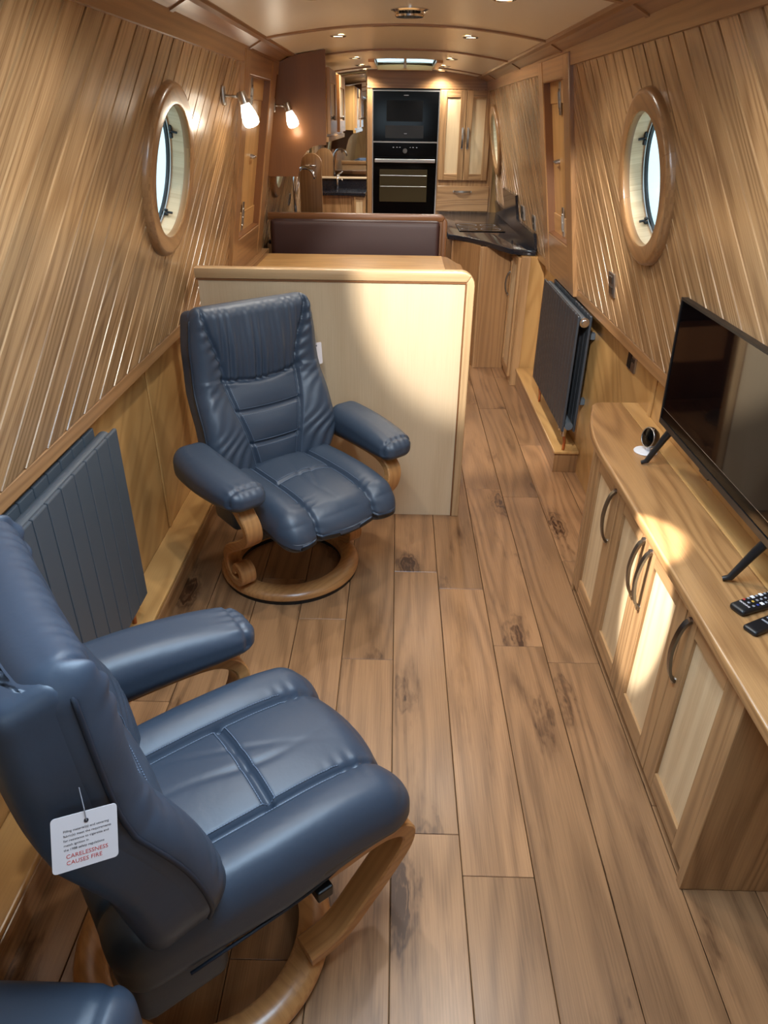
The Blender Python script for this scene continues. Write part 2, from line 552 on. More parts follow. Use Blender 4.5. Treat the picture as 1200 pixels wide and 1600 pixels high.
# sloping walls of diagonal boards -------------------------------------
HOLES = {-1: [(2.545, s_of(1.437)), (5.0, s_of(1.40))], 1: [(2.505, s_of(1.437)), (6.50, s_of(1.45))]}
HOLE_R = 0.205
def strip_piece(side, v0, v1, ang, ya, yb, sa, sb, hole, r, inset, depth, extra=()):
    """pieces of a strip lo<u<hi clipped to a rectangle and cut by round holes"""
    cy, cs = math.cos(ang), math.sin(ang)
    def bounds(v):
        lo, hi = -1e9, 1e9
        if cs > 1e-6:
            lo = max(lo, (sa+v*cy)/cs); hi = min(hi, (sb+v*cy)/cs)
        if cy > 1e-6:
            lo = max(lo, (ya-v*cs)/cy); hi = min(hi, (yb-v*cs)/cy)
        return lo, hi
    ks = {v0, v1}
    for (yy, ss) in ((ya, sa), (ya, sb), (yb, sa), (yb, sb)):
        v = yy*cs-ss*cy
        if v0 < v < v1: ks.add(v)
    hits = []
    for (hy, hs) in hole:
        hv, hu = hy*cs-hs*cy, hy*cy+hs*cs
        if hv+r > v0 and hv-r < v1:
            lo, hi = bounds(min(max(hv, v0), v1))
            if lo < hu < hi:
                hits.append((hv, hu))
    if hits:
        nn = max(4, int((v1-v0)/0.02))
        for i in range(nn+1): ks.add(v0+(v1-v0)*i/nn)
        for hv, hu in hits:
            for i in range(25):
                a = hv-r*math.cos(PI*i/24)
                if v0 < a < v1: ks.add(a)
    ks = sorted(ks)
    hits.sort(key=lambda h: h[1])
    pieces = []
    for seg in range(len(hits)+1):
        cols = []
        for v in ks:
            lo, hi = bounds(v)
            if seg > 0:
                hv, hu = hits[seg-1]
                lo = max(lo, hu+math.sqrt(max(0, r*r-(v-hv)**2)))
            if seg < len(hits):
                hv, hu = hits[seg]
                hi = min(hi, hu-math.sqrt(max(0, r*r-(v-hv)**2)))
            if hi-lo > -1e-9:
                cols.append((v, lo, max(hi, lo)))
        if len(cols) < 2 or max(c[2]-c[1] for c in cols) < 0.004: continue
        bm = bmesh.new()
        F, B = [], []
        for v, lo, hi in cols:
            vf = min(max(v, v0+inset), v1-inset)
            row = []
            for (vv, d) in ((vf, 0.0), (v, -depth)):
                for u in (lo, hi):
                    row.append(bm.verts.new(wall_pt(side, u*cy+vv*cs, u*cs-vv*cy, d)))
            F.append(row)
        for a, b2 in zip(F, F[1:]):
            for quad in ((a[0], b2[0], b2[1], a[1]), (a[2], a[3], b2[3], b2[2]), (a[0], a[2], b2[2], b2[0]), (a[1], b2[1], b2[3], a[3])):
                bm.faces.new(quad)
        bm.faces.new((F[0][0], F[0][1], F[0][3], F[0][2]))
        bm.faces.new((F[-1][0], F[-1][2], F[-1][3], F[-1][1]))
        bmesh.ops.remove_doubles(bm, verts=bm.verts, dist=1e-6)
        bmesh.ops.dissolve_degenerate(bm, edges=bm.edges, dist=1e-6)
        bmesh.ops.recalc_face_normals(bm, faces=bm.faces)
        pieces.append(bm)
    return pieces

HATCH = {-1: (3.63, 4.52), 1: (3.57, 4.33)}
RAKE = math.atan2(0.724, 0.690)
BP = 0.0836
walls = {}
for side in (-1, 1):
    nm = 'wall_left' if side < 0 else 'wall_right'
    ha, hb = HATCH[side]
    # backing sheet with the round window holes and the hatch opening
    bm = bmesh.new()
    for (ya, yb) in ((Y0, ha+0.06), (hb-0.06, Y1)):
        for pc in strip_piece(side, ya, yb, PI/2, ya, yb, -0.02, SLEN+0.02, HOLES[side], HOLE_R+0.004, 0.0, 0.01):
            me = bpy.data.meshes.new('tmp')
            bmesh.ops.translate(pc, verts=pc.verts, vec=(side*0.016, 0, 0))
            pc.to_mesh(me); pc.free()
            bm.from_mesh(me)
            bpy.data.meshes.remove(me)
    wl_ = obj(nm, bm, M['hull'])
    tag(wl_, kind='structure')
    walls[side] = wl_
    cs_, cy_ = math.sin(RAKE), math.cos(RAKE)
    vseam = 2.005*cs_-s_of(1.812)*cy_ if side < 0 else 2.008*cs_-s_of(1.812)*cy_
    for (ya, yb) in ((Y0, ha+0.02), (hb-0.02, Y1)):
        vs0, vs1 = ya*cs_-SLEN*cy_, yb*cs_
        k = math.floor((vs0-vseam)/BP)
        while vseam+k*BP < vs1:
            for pc in strip_piece(side, vseam+k*BP, vseam+(k+1)*BP, RAKE, ya, yb, 0.0, SLEN, HOLES[side], HOLE_R, 0.0042, 0.012):
                g = wall_pt(side, cy_, cs_)-wall_pt(side, 0, 0)
                obj('board', pc, M['board'], wl_, grain=g)
            k += 1

    # wall below the gunwale: golden veneered sheets with cover strips
    lx = LOWX[side]
    lw = obj(nm+'_lower', box(min(lx, lx+side*0.012), max(lx, lx+side*0.012), Y0, Y1, 0.0, 0.90), M['veneer'], grain=(0, 0.8, 0.6))
    tag(lw, kind='structure')
    for ys in ((0.35, 2.45) if side < 0 else (2.45, 4.25)):
        obj('cover_strip', box(*sorted((lx, lx-side*0.007)), ys, ys+0.032, 0.125, 0.83, 0.002, seg=1), M['veneer'], lw, grain=(0, 0, 1))
    # gunwale rail, cornice and soffit
    fx = XC+side*0.878
    rail = prism([(fx, 0.832), (fx, 0.872), (fx+side*0.010, 0.884), (lx, 0.884), (lx, 0.832)], Y0, Y1, axis='y')
    obj('trim_1' if side < 0 else 'trim_2', rail, M['trim'])
    tag(bpy.data.objects['trim_1' if side < 0 else 'trim_2'], kind='structure')

# cornice boards, soffits and ceiling edge trim
n = 3
for side in (-1, 1):
    a = (XC+side*(HR-(ZT-ZR)*TAN-0.012), ZT-0.008)
    b_ = (XC+side*0.698, 1.872)
    bm = prism([a, b_, (b_[0]+side*0.03, b_[1]), (a[0]+side*0.03, a[1])], Y0, Y1, axis='y')
    tag(obj('trim_%d' % n, bm, M['trim']), kind='structure'); n += 1
    c_ = (XC+side*0.640, 1.902)
    bm = prism([b_, c_, (c_[0], c_[1]+0.02), (b_[0]+side*0.02, b_[1]+0.02)], Y0, Y1, axis='y')
    sof = tag(obj('trim_%d' % n, bm, M['trim']), kind='structure'); n += 1
    e0, e1 = XC+side*0.645, XC+side*0.612
    bm = prism([(e0, 1.902), (e0-side*0.004, 1.893), (e1+side*0.006, 1.897), (e1, 1.905), (e1, 1.925), (e0, 1.925)], Y0, Y1, axis='y')
    tag(obj('trim_%d' % n, bm, M['trim']), kind='structure'); n += 1
    for yb in (-0.02, 1.23, 2.48, 3.73, 4.98, 6.23):
        bm = prism([(b_[0], b_[1]-0.006), (c_[0], c_[1]-0.006), (c_[0], c_[1]+0.004), (b_[0], b_[1]+0.004)], yb, yb+0.035, axis='y')
        obj('soffit_batten', bm, M['trim'], sof, grain=(1, 0, 0))

# ceiling ----------------------------------------------------------------
ZC, ZE, CW = 1.962, 1.905, 0.63
def ceil_z(x):
    return ZC-(ZC-ZE)*((x-XC)/CW)**2
SKY = (-0.18, 0.245, 5.72, 6.34)     # skylight opening
RHATCH = (-0.28, 0.36, 0.48, 1.30)   # unseen roof hatch opening, added for the overhead daylight
xs = sorted({XC+CW*(2*i/24-1) for i in range(25)} | {SKY[0], SKY[1], RHATCH[0], RHATCH[1]})
ysl = [Y0, RHATCH[2], RHATCH[3], SKY[2], SKY[3], Y1]
bm = bmesh.new()
for j in range(5):
    for i in range(len(xs)-1):
        if j == 1 and xs[i] >= RHATCH[0]-1e-6 and xs[i+1] <= RHATCH[1]+1e-6: continue
        if j == 3 and xs[i] >= SKY[0]-1e-6 and xs[i+1] <= SKY[1]+1e-6: continue
        q = [(xs[i], ysl[j]), (xs[i+1], ysl[j]), (xs[i+1], ysl[j+1]), (xs[i], ysl[j+1])]
        lo = [bm.verts.new((x, y, ceil_z(x))) for x, y in q]
        hi = [bm.verts.new((x, y, ceil_z(x)+0.02)) for x, y in q]
        bm.faces.new(lo[::-1]); bm.faces.new(hi)
        for k in range(4):
            bm.faces.new((lo[k], lo[(k+1) % 4], hi[(k+1) % 4], hi[k]))
bmesh.ops.remove_doubles(bm, verts=bm.verts, dist=1e-5)
bmesh.ops.recalc_face_normals(bm, faces=bm.faces)
ce = tag(obj('ceiling', bm, M['ceiling'], angle=40), kind='structure')
for yb in (2.48, 3.69, 4.93, 6.42, 6.80):
    pts = [(XC+CW*(2*i/20-1)*0.985) for i in range(21)]
    poly = [(x, ceil_z(x)-0.008) for x in pts]+[(x, ceil_z(x)+0.002) for x in reversed(pts)]
    obj('ceiling_batten', prism(poly, yb, yb+0.034, axis='y'), M['trim'], ce, grain=(1, 0, 0))

# end walls
bw = tag(obj('wall_back', box(-0.95, 1.0, Y1+0.02, Y1+0.05, 0, 1.962), M['veneer'], grain=(0, 0, 1)), kind='structure')
bm = bmesh.new()
for b4 in ((-0.95, -0.5), (0.5, 1.0)):
    box(b4[0], b4[1], Y0-0.05, Y0-0.02, 0, 2.0, bm=bm)
box(-0.5, 0.5, Y0-0.05, Y0-0.02, 1.85, 2.0, bm=bm)
box(-0.5, 0.5, Y0-0.05, Y0-0.02, 0, 1.35, bm=bm)
tag(obj('wall_front', bm, M['veneer'], grain=(0, 0, 1)), kind='structure')
# roof deck outside, so the cabin is closed above the soffits
bm = bmesh.new()
for side in (-1, 1):
    x0, x1 = sorted((XC+side*0.60, XC+side*0.80))
    box(x0, x1, Y0-0.05, Y1+0.05, 1.975, 1.99, bm=bm)
    x0, x1 = sorted((XC+side*0.78, XC+side*0.80))
    box(x0, x1, Y0-0.05, Y1+0.05, 1.80, 1.99, bm=bm)
tag(obj('trim_9', bm, M['hull']), kind='structure')

# coaming of the unseen roof hatch, added around its daylight lamp
rh = tag(empty('window_6', (0.04, 0.3, 1.95)), kind='structure')
bm = bmesh.new()
for (x0, x1, y0, y1) in ((RHATCH[0]-0.03, RHATCH[0], RHATCH[2]-0.03, RHATCH[3]+0.03), (RHATCH[1], RHATCH[1]+0.03, RHATCH[2]-0.03, RHATCH[3]+0.03), (RHATCH[0], RHATCH[1], RHATCH[2]-0.03, RHATCH[2]), (RHATCH[0], RHATCH[1], RHATCH[3], RHATCH[3]+0.03)):
    box(x0, x1, y0, y1, 1.935, 2.05, 0.003, bm=bm, seg=1)
obj('added_hatch_coaming', bm, M['trim'], rh, grain=(1, 0, 0))

# portholes -----------------------------------------------------------------
def porthole(num, side, yc, zc):
    c = wall_pt(side, yc, s_of(zc))
    nrm = wall_pt(side, yc, s_of(zc), 1.0)-c          # into the room
    w_ = empty('window_%d' % num, c)
    tag(w_, kind='structure')
    prof = [(0.198, 0.0), (0.198, 0.018), (0.199, 0.0215), (0.203, 0.024), (0.205, 0.0243), (0.244, 0.0243), (0.247, 0.024), (0.254, 0.022), (0.260, 0.017), (0.263, 0.010), (0.264, 0.0)]
    for k in range(4):
        a = 0.35+k*PI/2
        mid = a+PI/4
        q_ = Vector((0, 0, 1)).rotation_difference(nrm)
        obj('trim_segment', lathe(prof, c, nrm, 22, closed=True, span=(a+0.0012, a+PI/2-0.0012)), M['trim'], w_, grain=q_ @ Vector((-math.sin(mid), math.cos(mid), 0)), angle=30)
    bm = lathe([(0.200, 0.016), (0.200, -0.056), (0.206, -0.056), (0.206, 0.016)], c, nrm, 72, closed=True)
    obj('liner', bm, M['door_panel'], w_, grain=nrm, angle=50)
    bm = lathe([(0.204, -0.044), (0.196, -0.042), (0.192, -0.045), (0.192, -0.056), (0.204, -0.056)], c, nrm, 64, closed=True)
    obj('window_frame', bm, M['brushed'], w_, angle=50)
    bm = lathe([(0.192, -0.048), (0.186, -0.050), (0.186, -0.060), (0.192, -0.060)], c, nrm, 64, closed=True)
    obj('rubber_seal', bm, M['black'], w_, angle=50)
    bm = lathe([(0.190, -0.052), (0.0005, -0.052), (0.0005, -0.056), (0.190, -0.056)], c, nrm, 64, closed=True)
    obj('pane', bm, M['glass'], w_)
    up = (wall_pt(side, yc, 1)-wall_pt(side, yc, 0)).normalized()
    fw = Vector((0, 1, 0))
    for ang, sz in ((0.62, 0.013), (-0.85, 0.007)):
        p = c+nrm*(-0.038)+fw*0.191*math.cos(ang)+up*0.191*math.sin(ang)
        bm = bmesh.new()
        for k in (-1, 1):
            box(p.x-0.006, p.x+0.006, p.y-0.007, p.y+0.007, p.z+k*sz*0.9-sz*0.7, p.z+k*sz*0.9+sz*0.7, 0.003, bm=bm, seg=1)
        tube([p, p+nrm*0.022], 0.004, 8, bm)
        obj('catch', bm, M['black'], w_)
porthole(1, -1, *[2.545, 1.437])
porthole(2, 1, *[2.505, 1.437])
porthole(3, 1, *[6.50, 1.45])
porthole(4, -1, *[5.0, 1.40])

# skylight: a shallow pigeon box with a sloping pane
sk = tag(empty('window_5', (0.03, 6.1, 1.95)), kind='structure')
for x0, x1 in ((SKY[0]-0.045, SKY[0]), (SKY[1], SKY[1]+0.045)):
    obj('side_lining', box(x0, x1, SKY[2]-0.03, SKY[3]+0.03, 1.936, 2.04, 0.003, seg=1), M['veneer'], sk)
obj('near_lining', box(SKY[0], SKY[1], SKY[2]-0.03, SKY[2], 1.960, 2.04, 0.002, seg=1), M['veneer'], sk, grain=(1, 0, 0))
obj('far_lining', box(SKY[0], SKY[1], SKY[3], SKY[3]+0.03, 1.925, 1.975, 0.002, seg=1), M['veneer'], sk, grain=(1, 0, 0))
obj('pane', prism([(SKY[2], 2.030), (SKY[3], 1.952), (SKY[3], 1.957), (SKY[2], 2.035)], SKY[0], SKY[1], axis='x'), M['glass'], sk)
xm = (SKY[0]+SKY[1])/2
obj('glazing_bar', prism([(SKY[2], 2.016), (SKY[3], 1.940), (SKY[3], 1.951), (SKY[2], 2.029)], xm-0.010, xm+0.010, axis='x'), M['white'], sk)

# side hatches -------------------------------------------------------------
def hatch(num, side, ya, yb, za, zb, oya, oyb, oza, ozb):
    d_ = tag(empty('door_%d' % num, wall_pt(side, ya, s_of(za))), kind='structure')
    P, dep = 0.020, 0.024
    def slab(y0, y1, z0, z1, d0, d1, bm=None, bev=0.003):
        bm = bm or bmesh.new()
        c = []
        for d in (d0, d1):
            for (y, z) in ((y0, z0), (y1, z0), (y1, z1), (y0, z1)):
                c.append(bm.verts.new(wall_pt(side, y, s_of(z), d)))
        fs = [bm.faces.new(c[:4]), bm.faces.new(c[4:][::-1])]
        for k in range(4):
            fs.append(bm.faces.new((c[k], c[4+k], c[4+(k+1) % 4], c[(k+1) % 4])))
        bmesh.ops.recalc_face_normals(bm, faces=fs)
        if bev:
            bmesh.ops.bevel(bm, geom=list({e for f in fs for e in f.edges}), offset=bev, segments=1, affect='EDGES')
        return bm
    up = (0, 0, 1)
    obj('stile', slab(ya, oya, za, zb, -dep-0.02, P), M['trim'], d_, grain=up)
    obj('stile', slab(oyb, yb, za, zb, -dep-0.02, P), M['trim'], d_, grain=up)
    obj('top_rail', slab(oya, oyb, ozb, zb, -dep-0.02, P-0.002), M['trim'], d_)
    obj('bottom_rail', slab(oya, oyb, za, oza, -dep-0.02, P-0.002), M['trim'], d_)
    for (a, b2, c, d2) in ((oya, oya+0.005, oza, ozb), (oyb-0.005, oyb, oza, ozb), (oya+0.005, oyb-0.005, oza, oza+0.005), (oya+0.005, oyb-0.005, ozb-0.005, ozb)):
        obj('reveal', slab(a, b2, c, d2, -dep-0.012, P-0.006, None, 0), M['cherry'], d_, grain=up)
    pn = obj('hatch_door', slab(oya, oyb, oza, ozb, -dep-0.015, -dep), M['veneer'], d_, grain=up)
    fr = bmesh.new()
    for z in (oza, ozb-0.10):
        slab(oya, oyb, z, z+0.10, -dep, -dep+0.006, fr, 0.002)
    obj('door_rail', fr, M['veneer'], pn)
    hw = bmesh.new()
    ny = oya+0.245 
    for z in (oza+0.02, ozb-0.14):
        slab(ny-0.012, ny+0.030, z-0.01, z+0.13, -dep+0.006, -dep+0.010, hw, 0.001)
        slab(ny+0.009, ny+0.014, z+0.02, z+0.09, -dep+0.006, -dep+0.018, hw, 0.001)
        for q in (0.015, 0.055, 0.095):
            p0 = wall_pt(side, ny+0.012, s_of(z+q), -dep+0.010)
            p1 = wall_pt(side, ny+0.012, s_of(z+q), -dep+0.014)
            tube([p0, p1], 0.006, 8, hw)
    obj('hinge', hw, M['brushed'], pn)
    kb = bmesh.new()
    zm = (oza+ozb)/2
    tube([wall_pt(side, (oya+oyb)/2+0.09, s_of(zm), -dep), wall_pt(side, (oya+oyb)/2+0.09, s_of(zm), -dep+0.025)], [0.012, 0.009], 12, kb)
    tube([wall_pt(side, (oya+oyb)/2+0.06, s_of(zm), -dep+0.020), wall_pt(side, (oya+oyb)/2+0.14, s_of(zm), -dep+0.020)], 0.004, 8, kb)
    obj('door_latch', kb, M['brushed'], pn)
hatch(1, -1, 3.63, 4.52, 0.885, 1.862, 3.75, 4.36, 1.055, 1.772)
hatch(2, 1, 3.57, 4.33, 0.838, 1.862, 3.70, 4.21, 1.055, 1.772)

# pipe boxings along the floor
bx_ = obj('trim_10', box(LOWX[-1], -0.803, Y0, 2.81, 0.0, 0.105, 0.002), M['trim'])
tag(bx_, kind='structure')
obj('boxing_lid', box(LOWX[-1], -0.792, Y0, 2.81, 0.105, 0.123, 0.005), M['veneer'], bx_)
obj('boxing_bead', box(-0.803, -0.790, Y0, 2.81, 0.080, 0.104, 0.005), M['trim'], bx_)
bx_ = obj('trim_11', box(0.834, LOWX[1], 3.30, 4.66, 0.0, 0.108, 0.002), M['trim'])
tag(bx_, kind='structure')
obj('boxing_lid', box(0.826, LOWX[1], 3.285, 4.66, 0.108, 0.124, 0.004), M['veneer'], bx_)

# ------------------------------------------------------------------ ceiling fittings
def downlight(x, y, label, i, beam=None):
    z = ceil_z(x)
    t_ = tag(empty('ceiling_downlight', (x, y, z)), label, 'downlight', 'recessed ceiling downlights')
    obj('bezel', lathe([(0.040, -0.001), (0.040, -0.005), (0.034, -0.007), (0.028, -0.004), (0.028, 0.0)], (x, y, z), n=24, closed=True), M['chrome'], t_, angle=40)
    obj('led_lens', lathe([(0.028, -0.003), (0.0005, -0.0035)], (x, y, z), n=24), M['led_on'], t_)
    if beam:
        lo = lamp('downlight_beam', 'SPOT', (x, y, z-0.02), beam[0], beam[1], beam[3] if len(beam) > 3 else WARM, 0.015, math.radians(beam[2]), 0.25)
    else:
        lo = lamp('downlight_pool', 'SPOT', (x, y, z-0.015), (x, y, 0), DOWN_W*4, WARM, 0.03, math.radians(150), 0.9)
where = ['above the chair by the left wall', 'over the dinette partition', 'over the dinette table', 'over the near end of the galley', 'beside the skylight', 'next to the oven housing top']
rows = [1.60, 2.82, 4.05, 5.46, 6.17, 6.70]
for i, y in enumerate(rows):
    nm = where[i]
    downlight(-0.305, y, 'warm LED downlight on the left of the ceiling, ' + nm, i)
    downlight(0.335, y, 'warm LED downlight on the right of the ceiling, ' + nm, i)

v_ = tag(empty('ceiling_vent', (0.03, 3.24, ceil_z(0.03))), 'round chrome mushroom vent in the middle of the cream ceiling', 'vent')
c0 = (0.03, 3.24, ceil_z(0.03))
obj('flange', lathe([(0.074, 0.0), (0.074, -0.004), (0.060, -0.010), (0.052, 0.0)], c0, n=40, closed=True), M['chrome'], v_, angle=40)
obj('vent_cap', lathe([(0.0005, -0.016), (0.052, -0.016), (0.056, -0.019), (0.052, -0.025), (0.0005, -0.028)], c0, n=40), M['chrome'], v_, angle=40)
bm = bmesh.new()
for k in range(16):
    a = 2*PI*k/16
    box(c0[0]+0.038*math.cos(a)-0.002, c0[0]+0.038*math.cos(a)+0.002, c0[1]+0.038*math.sin(a)-0.002, c0[1]+0.038*math.sin(a)+0.002, c0[2]-0.017, c0[2], bm=bm)
obj('vent_fins', bm, M['darkgrey'], v_)

# ------------------------------------------------------------------ wall reading lamps
def reading_lamp(y, z, label, power):
    side = -1
    c = wall_pt(side, y, s_of(z))
    nrm = (wall_pt(side, y, s_of(z), 1)-c).normalized()
    t_ = tag(empty('wall_lamp', c), label, 'lamp', 'reading lamps on the left wall')
    obj('wall_plate', cushion((0.008, 0.016, 0.036), (4, 8, 12), 0.007, lambda p, n: c+nrm*0.009+p), M['brushed'], t_, smooth=True)
    tip = c+nrm*0.075+Vector((0, 0, 0.006))
    obj('lamp_arm', tube([c+nrm*0.012, tip], 0.0055, 10), M['brushed'], t_, smooth=True)
    d = Vector((0.30, 0.05, -0.92)).normalized()
    a = tip-d*0.022+nrm*0.012
    obj('lamp_socket', lathe([(0.0005, 0), (0.016, 0.0), (0.019, 0.006), (0.021, 0.045), (0.0005, 0.045)], a, d, 24), M['brushed'], t_, angle=40)
    prof = [(0.018, 0.045), (0.024, 0.062), (0.031, 0.085), (0.034, 0.105), (0.031, 0.122), (0.020, 0.130), (0.0005, 0.132)]
    obj('lamp_shade', lathe(prof, a, d, 28), M['lamp_on'], t_, smooth=True)
    lamp('reading_lamp_bulb', 'POINT', a+d*0.155, a+d, power, (1.0, 0.86, 0.66), 0.03)
reading_lamp(3.27, 1.675, 'brushed metal wall lamp with lit frosted shade, left of the side hatch', 1.6)
reading_lamp(4.62-0.04, 1.66, 'lit frosted wall lamp against the dark wall cupboard end, right of the side hatch', 0.35)

# ------------------------------------------------------------------ dinette
PY = 2.81
def dinette_partition(y0, name, label, mat_panel, front=True, x0=-0.79, x1=0.307, ztop=1.087):
    t_ = tag(empty(name, ((x0+x1)/2, y0, 0)), label, 'partition')
    obj('panel', box(x0+0.01, x1-0.028, y0+0.010, y0+0.030, 0.0, ztop-0.03), mat_panel, t_, grain=(0, 0, 1))
    R = 0.055
    outer = [(x0, ztop)]+[(x, z) for x, z in reversed(arc(x1-R, ztop-R, R, 0, PI/2, 8))]
    inner = [(x1-0.032, ztop-0.062)]
    rail = [(x0, ztop-0.040), (x0, ztop)]+list(reversed(arc(x1-R, ztop-R, R, PI/4, PI/2, 5)))+[(x1-0.032, ztop-0.040)]
    obj('cap_rail', prism(rail, y0, y0+0.052, axis='y', bev=0.006), M['post'] if front else M['cherry'], t_, grain=(1, 0, 0), angle=35)
    obj('shadow_line_strip', box(x0+0.004, x1-0.033, y0+0.004, y0+0.030, ztop-0.0465, ztop-0.0405), M['cherry'], t_, grain=(1, 0, 0))  # dark strip standing in for the shadow line under the cap rail
    obj('shadow_line_strip', box(x1-0.0375, x1-0.0325, y0+0.004, y0+0.030, 0.0, ztop-0.047), M['cherry'], t_, grain=(0, 0, 1))  # same shadow line carried down beside the post as dark wood
    post = [(x1-0.032, 0.0), (x1-0.032, ztop-0.040)]+list(reversed(arc(x1-R, ztop-R, R, 0, PI/4, 5)))+[(x1, 0.0)]
    obj('edge_post', prism(post, y0, y0+0.052, axis='y', bev=0.006), M['post'] if front else M['cherry'], t_, grain=(0, 0, 1), angle=35)
    return t_
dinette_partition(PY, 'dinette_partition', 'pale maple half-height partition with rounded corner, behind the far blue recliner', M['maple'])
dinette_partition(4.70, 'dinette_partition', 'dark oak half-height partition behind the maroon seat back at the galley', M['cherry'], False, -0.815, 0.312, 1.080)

# dark red seat back
def sb_fn(p, n):
    q = Vector(p)
    if n.y < -0.3:
        for k in range(6):
            bx0 = -0.44+k*0.176
            d2 = ((q.x-bx0)**2+(q.z+0.10)**2)/0.0012
            q.y += 0.014*math.exp(-d2)
        q.y -= 0.008*(1-(q.z/0.22)**2)
    return Vector((-0.262+q.x, 4.652+q.y, 0.835+q.z))
sbk = tag(empty('dinette_seat_back', (-0.262, 4.65, 0.62)), 'long maroon buttoned leather seat back beyond the dinette table', 'cushion')
obj('cushion', cushion((0.525, 0.045, 0.215), (70, 8, 30), 0.022, sb_fn), M['maroon'], sbk, smooth=True)
for k in range(6):
    obj('button', lathe([(0.0005, -0.004), (0.008, -0.003), (0.010, 0.003)], (-0.262-0.44+k*0.176, 4.610, 0.735), (0, 1, 0), 10), M['maroon'], sbk, smooth=True)
pp = [(-0.262-0.51, 4.615, 1.044), (-0.262+0.50, 4.615, 1.044), (-0.262+0.515, 4.615, 1.03), (-0.262+0.518, 4.615, 0.63)]
obj('piping', tube(pp, 0.0035, 6), M['maroon'], sbk)
bn = tag(empty('dinette_bench', (-0.26, 4.45, 0)), 'dark oak bench box with maroon seat under the seat back', 'bench')
obj('bench_box', box(-0.88, 0.30, 4.25, 4.69, 0.0, 0.50, 0.004), M['cherry'], bn)
obj('seat_cushion', box(-0.86, 0.29, 4.22, 4.60, 0.50, 0.60, 0.02), M['maroon'], bn)
# table
tb = tag(empty('dinette_table', (-0.25, 3.9, 0)), 'glossy golden dinette table top with rounded right end, beyond the maple partition', 'table')
tx0, tx1, ty0, ty1, tz = -0.80, 0.365, 3.50, 4.42, 0.885
outl = [(tx0, ty0), (tx1-0.10, ty0)]+arc(tx1-0.10, ty0+0.10, 0.10, -PI/2, 0, 6)+arc(tx1-0.10, ty1-0.30, 0.10, 0, PI*0.2, 3)+arc(tx1-0.16, ty1-0.12, 0.12, PI*0.2, PI/2, 5)+[(tx0, ty1)]
inn = [(tx0+0.02, ty0+0.02), (tx1-0.12, ty0+0.02), (tx1-0.12, ty1-0.02), (tx0+0.02, ty1-0.02)]
obj('table_edge', prism(outl, tz-0.030, tz-0.0005, bev=0.004), M['trim'], tb, grain=(0, 1, 0), angle=35)
obj('table_top', box(tx0+0.03, tx1-0.10, ty0+0.02, ty1-0.02, tz-0.01, tz+0.0008), M['veneer'], tb, grain=(1, 0, 0))
obj('pedestal', lathe([(0.0005, 0), (0.15, 0), (0.15, 0.015), (0.035, 0.03), (0.035, tz-0.03), (0.0005, tz-0.03)], (-0.25, 3.88, 0), n=24), M['brushed'], tb, angle=40)
# ledge along the left gunwale beside the table
tag(obj('trim_12', box(-0.86, -0.80, 2.90, 4.60, 0.86, 0.884, 0.003), M['trim']), kind='structure')

# ------------------------------------------------------------------ radiators
def radiator(side, y0, y1, xf, xb, z0, z1, nsl, label, copper_y, coarse=True):
    t_ = tag(empty('radiator', ((xf+xb)/2, (y0+y1)/2, z0)), label, 'radiator', 'double panel radiators')
    wd = (y1-y0)/nsl
    dx = side*0.012
    for i in range(nsl):
        a = y0+i*wd
        obj('front_slat', box(*sorted((xf, xf+dx)), a+0.0015, a+wd-0.0015, z0, z1, 0.004), M['anthracite'] if side < 0 else M['graphite'], t_)
    for i in range(nsl):
        a = y0+i*wd
        obj('rear_slat', box(*sorted((xb, xb+dx)), a+0.0015, a+wd-0.0015, z0, z1, 0.004), M['anthracite'] if side < 0 else M['graphite'], t_)
    xm = (xf+xb+dx)/2
    obj('top_header', tube([(xm, y0+0.004, z1-0.030), (xm, y1-0.004, z1-0.030)], 0.020, 16), M['anthracite'], t_, angle=40)
    obj('bottom_header', tube([(xm, y0+0.004, z0+0.030), (xm, y1-0.004, z0+0.030)], 0.020, 16), M['anthracite'], t_, angle=40)
    e = y0-0.004
    obj('end_cap', lathe([(0.0005, 0.012), (0.012, 0.012), (0.0135, 0.008), (0.0135, 0), (0.022, 0), (0.022, -0.006)], (xm, y0+0.002, z1-0.030), (0, -1, 0), 20), M['brass'] if side < 0 else M['chrome'], t_, angle=40)
    for zz in (z0+0.12, z1-0.12):
        for yy in (y0+0.12, y1-0.12):
            obj('wall_bracket', box(*sorted((xb+dx, LOWX[side]-side*0.001)), yy-0.015, yy+0.015, zz-0.015, zz+0.015), M['anthracite'], t_)
    for cy in copper_y:
        obj('copper_pipe', tube([(xm, cy, z0+0.03), (xm, cy, z0-0.03), (xm+side*0.01, cy-0.004, 0.17), (xm+side*0.01, cy-0.004, 0.120)], 0.0075, 10), M['copper'], t_, smooth=True)
    if side > 0:
        obj('valve', tube([(xm, y0+0.087, z0+0.02), (xm, y0+0.087, z0-0.055)], [0.012, 0.014], 12), M['chrome'], t_, angle=40)
        obj('valve_cap', tube([(xm-0.03, y0+0.087, z0-0.012), (xm, y0+0.087, z0-0.012)], 0.010, 10), M['chrome'], t_, angle=40)
radiator(-1, 1.252, 1.862, -0.800, -0.868, 0.225, 0.812, 8, 'grey flat-slat radiator low on the left wall, behind the near recliner', (1.835,))
radiator(1, 3.225, 4.085, 0.832, 0.888, 0.255, 0.825, 14, 'anthracite slatted radiator on the right wall above the pipe boxing', (3.312, 4.02))

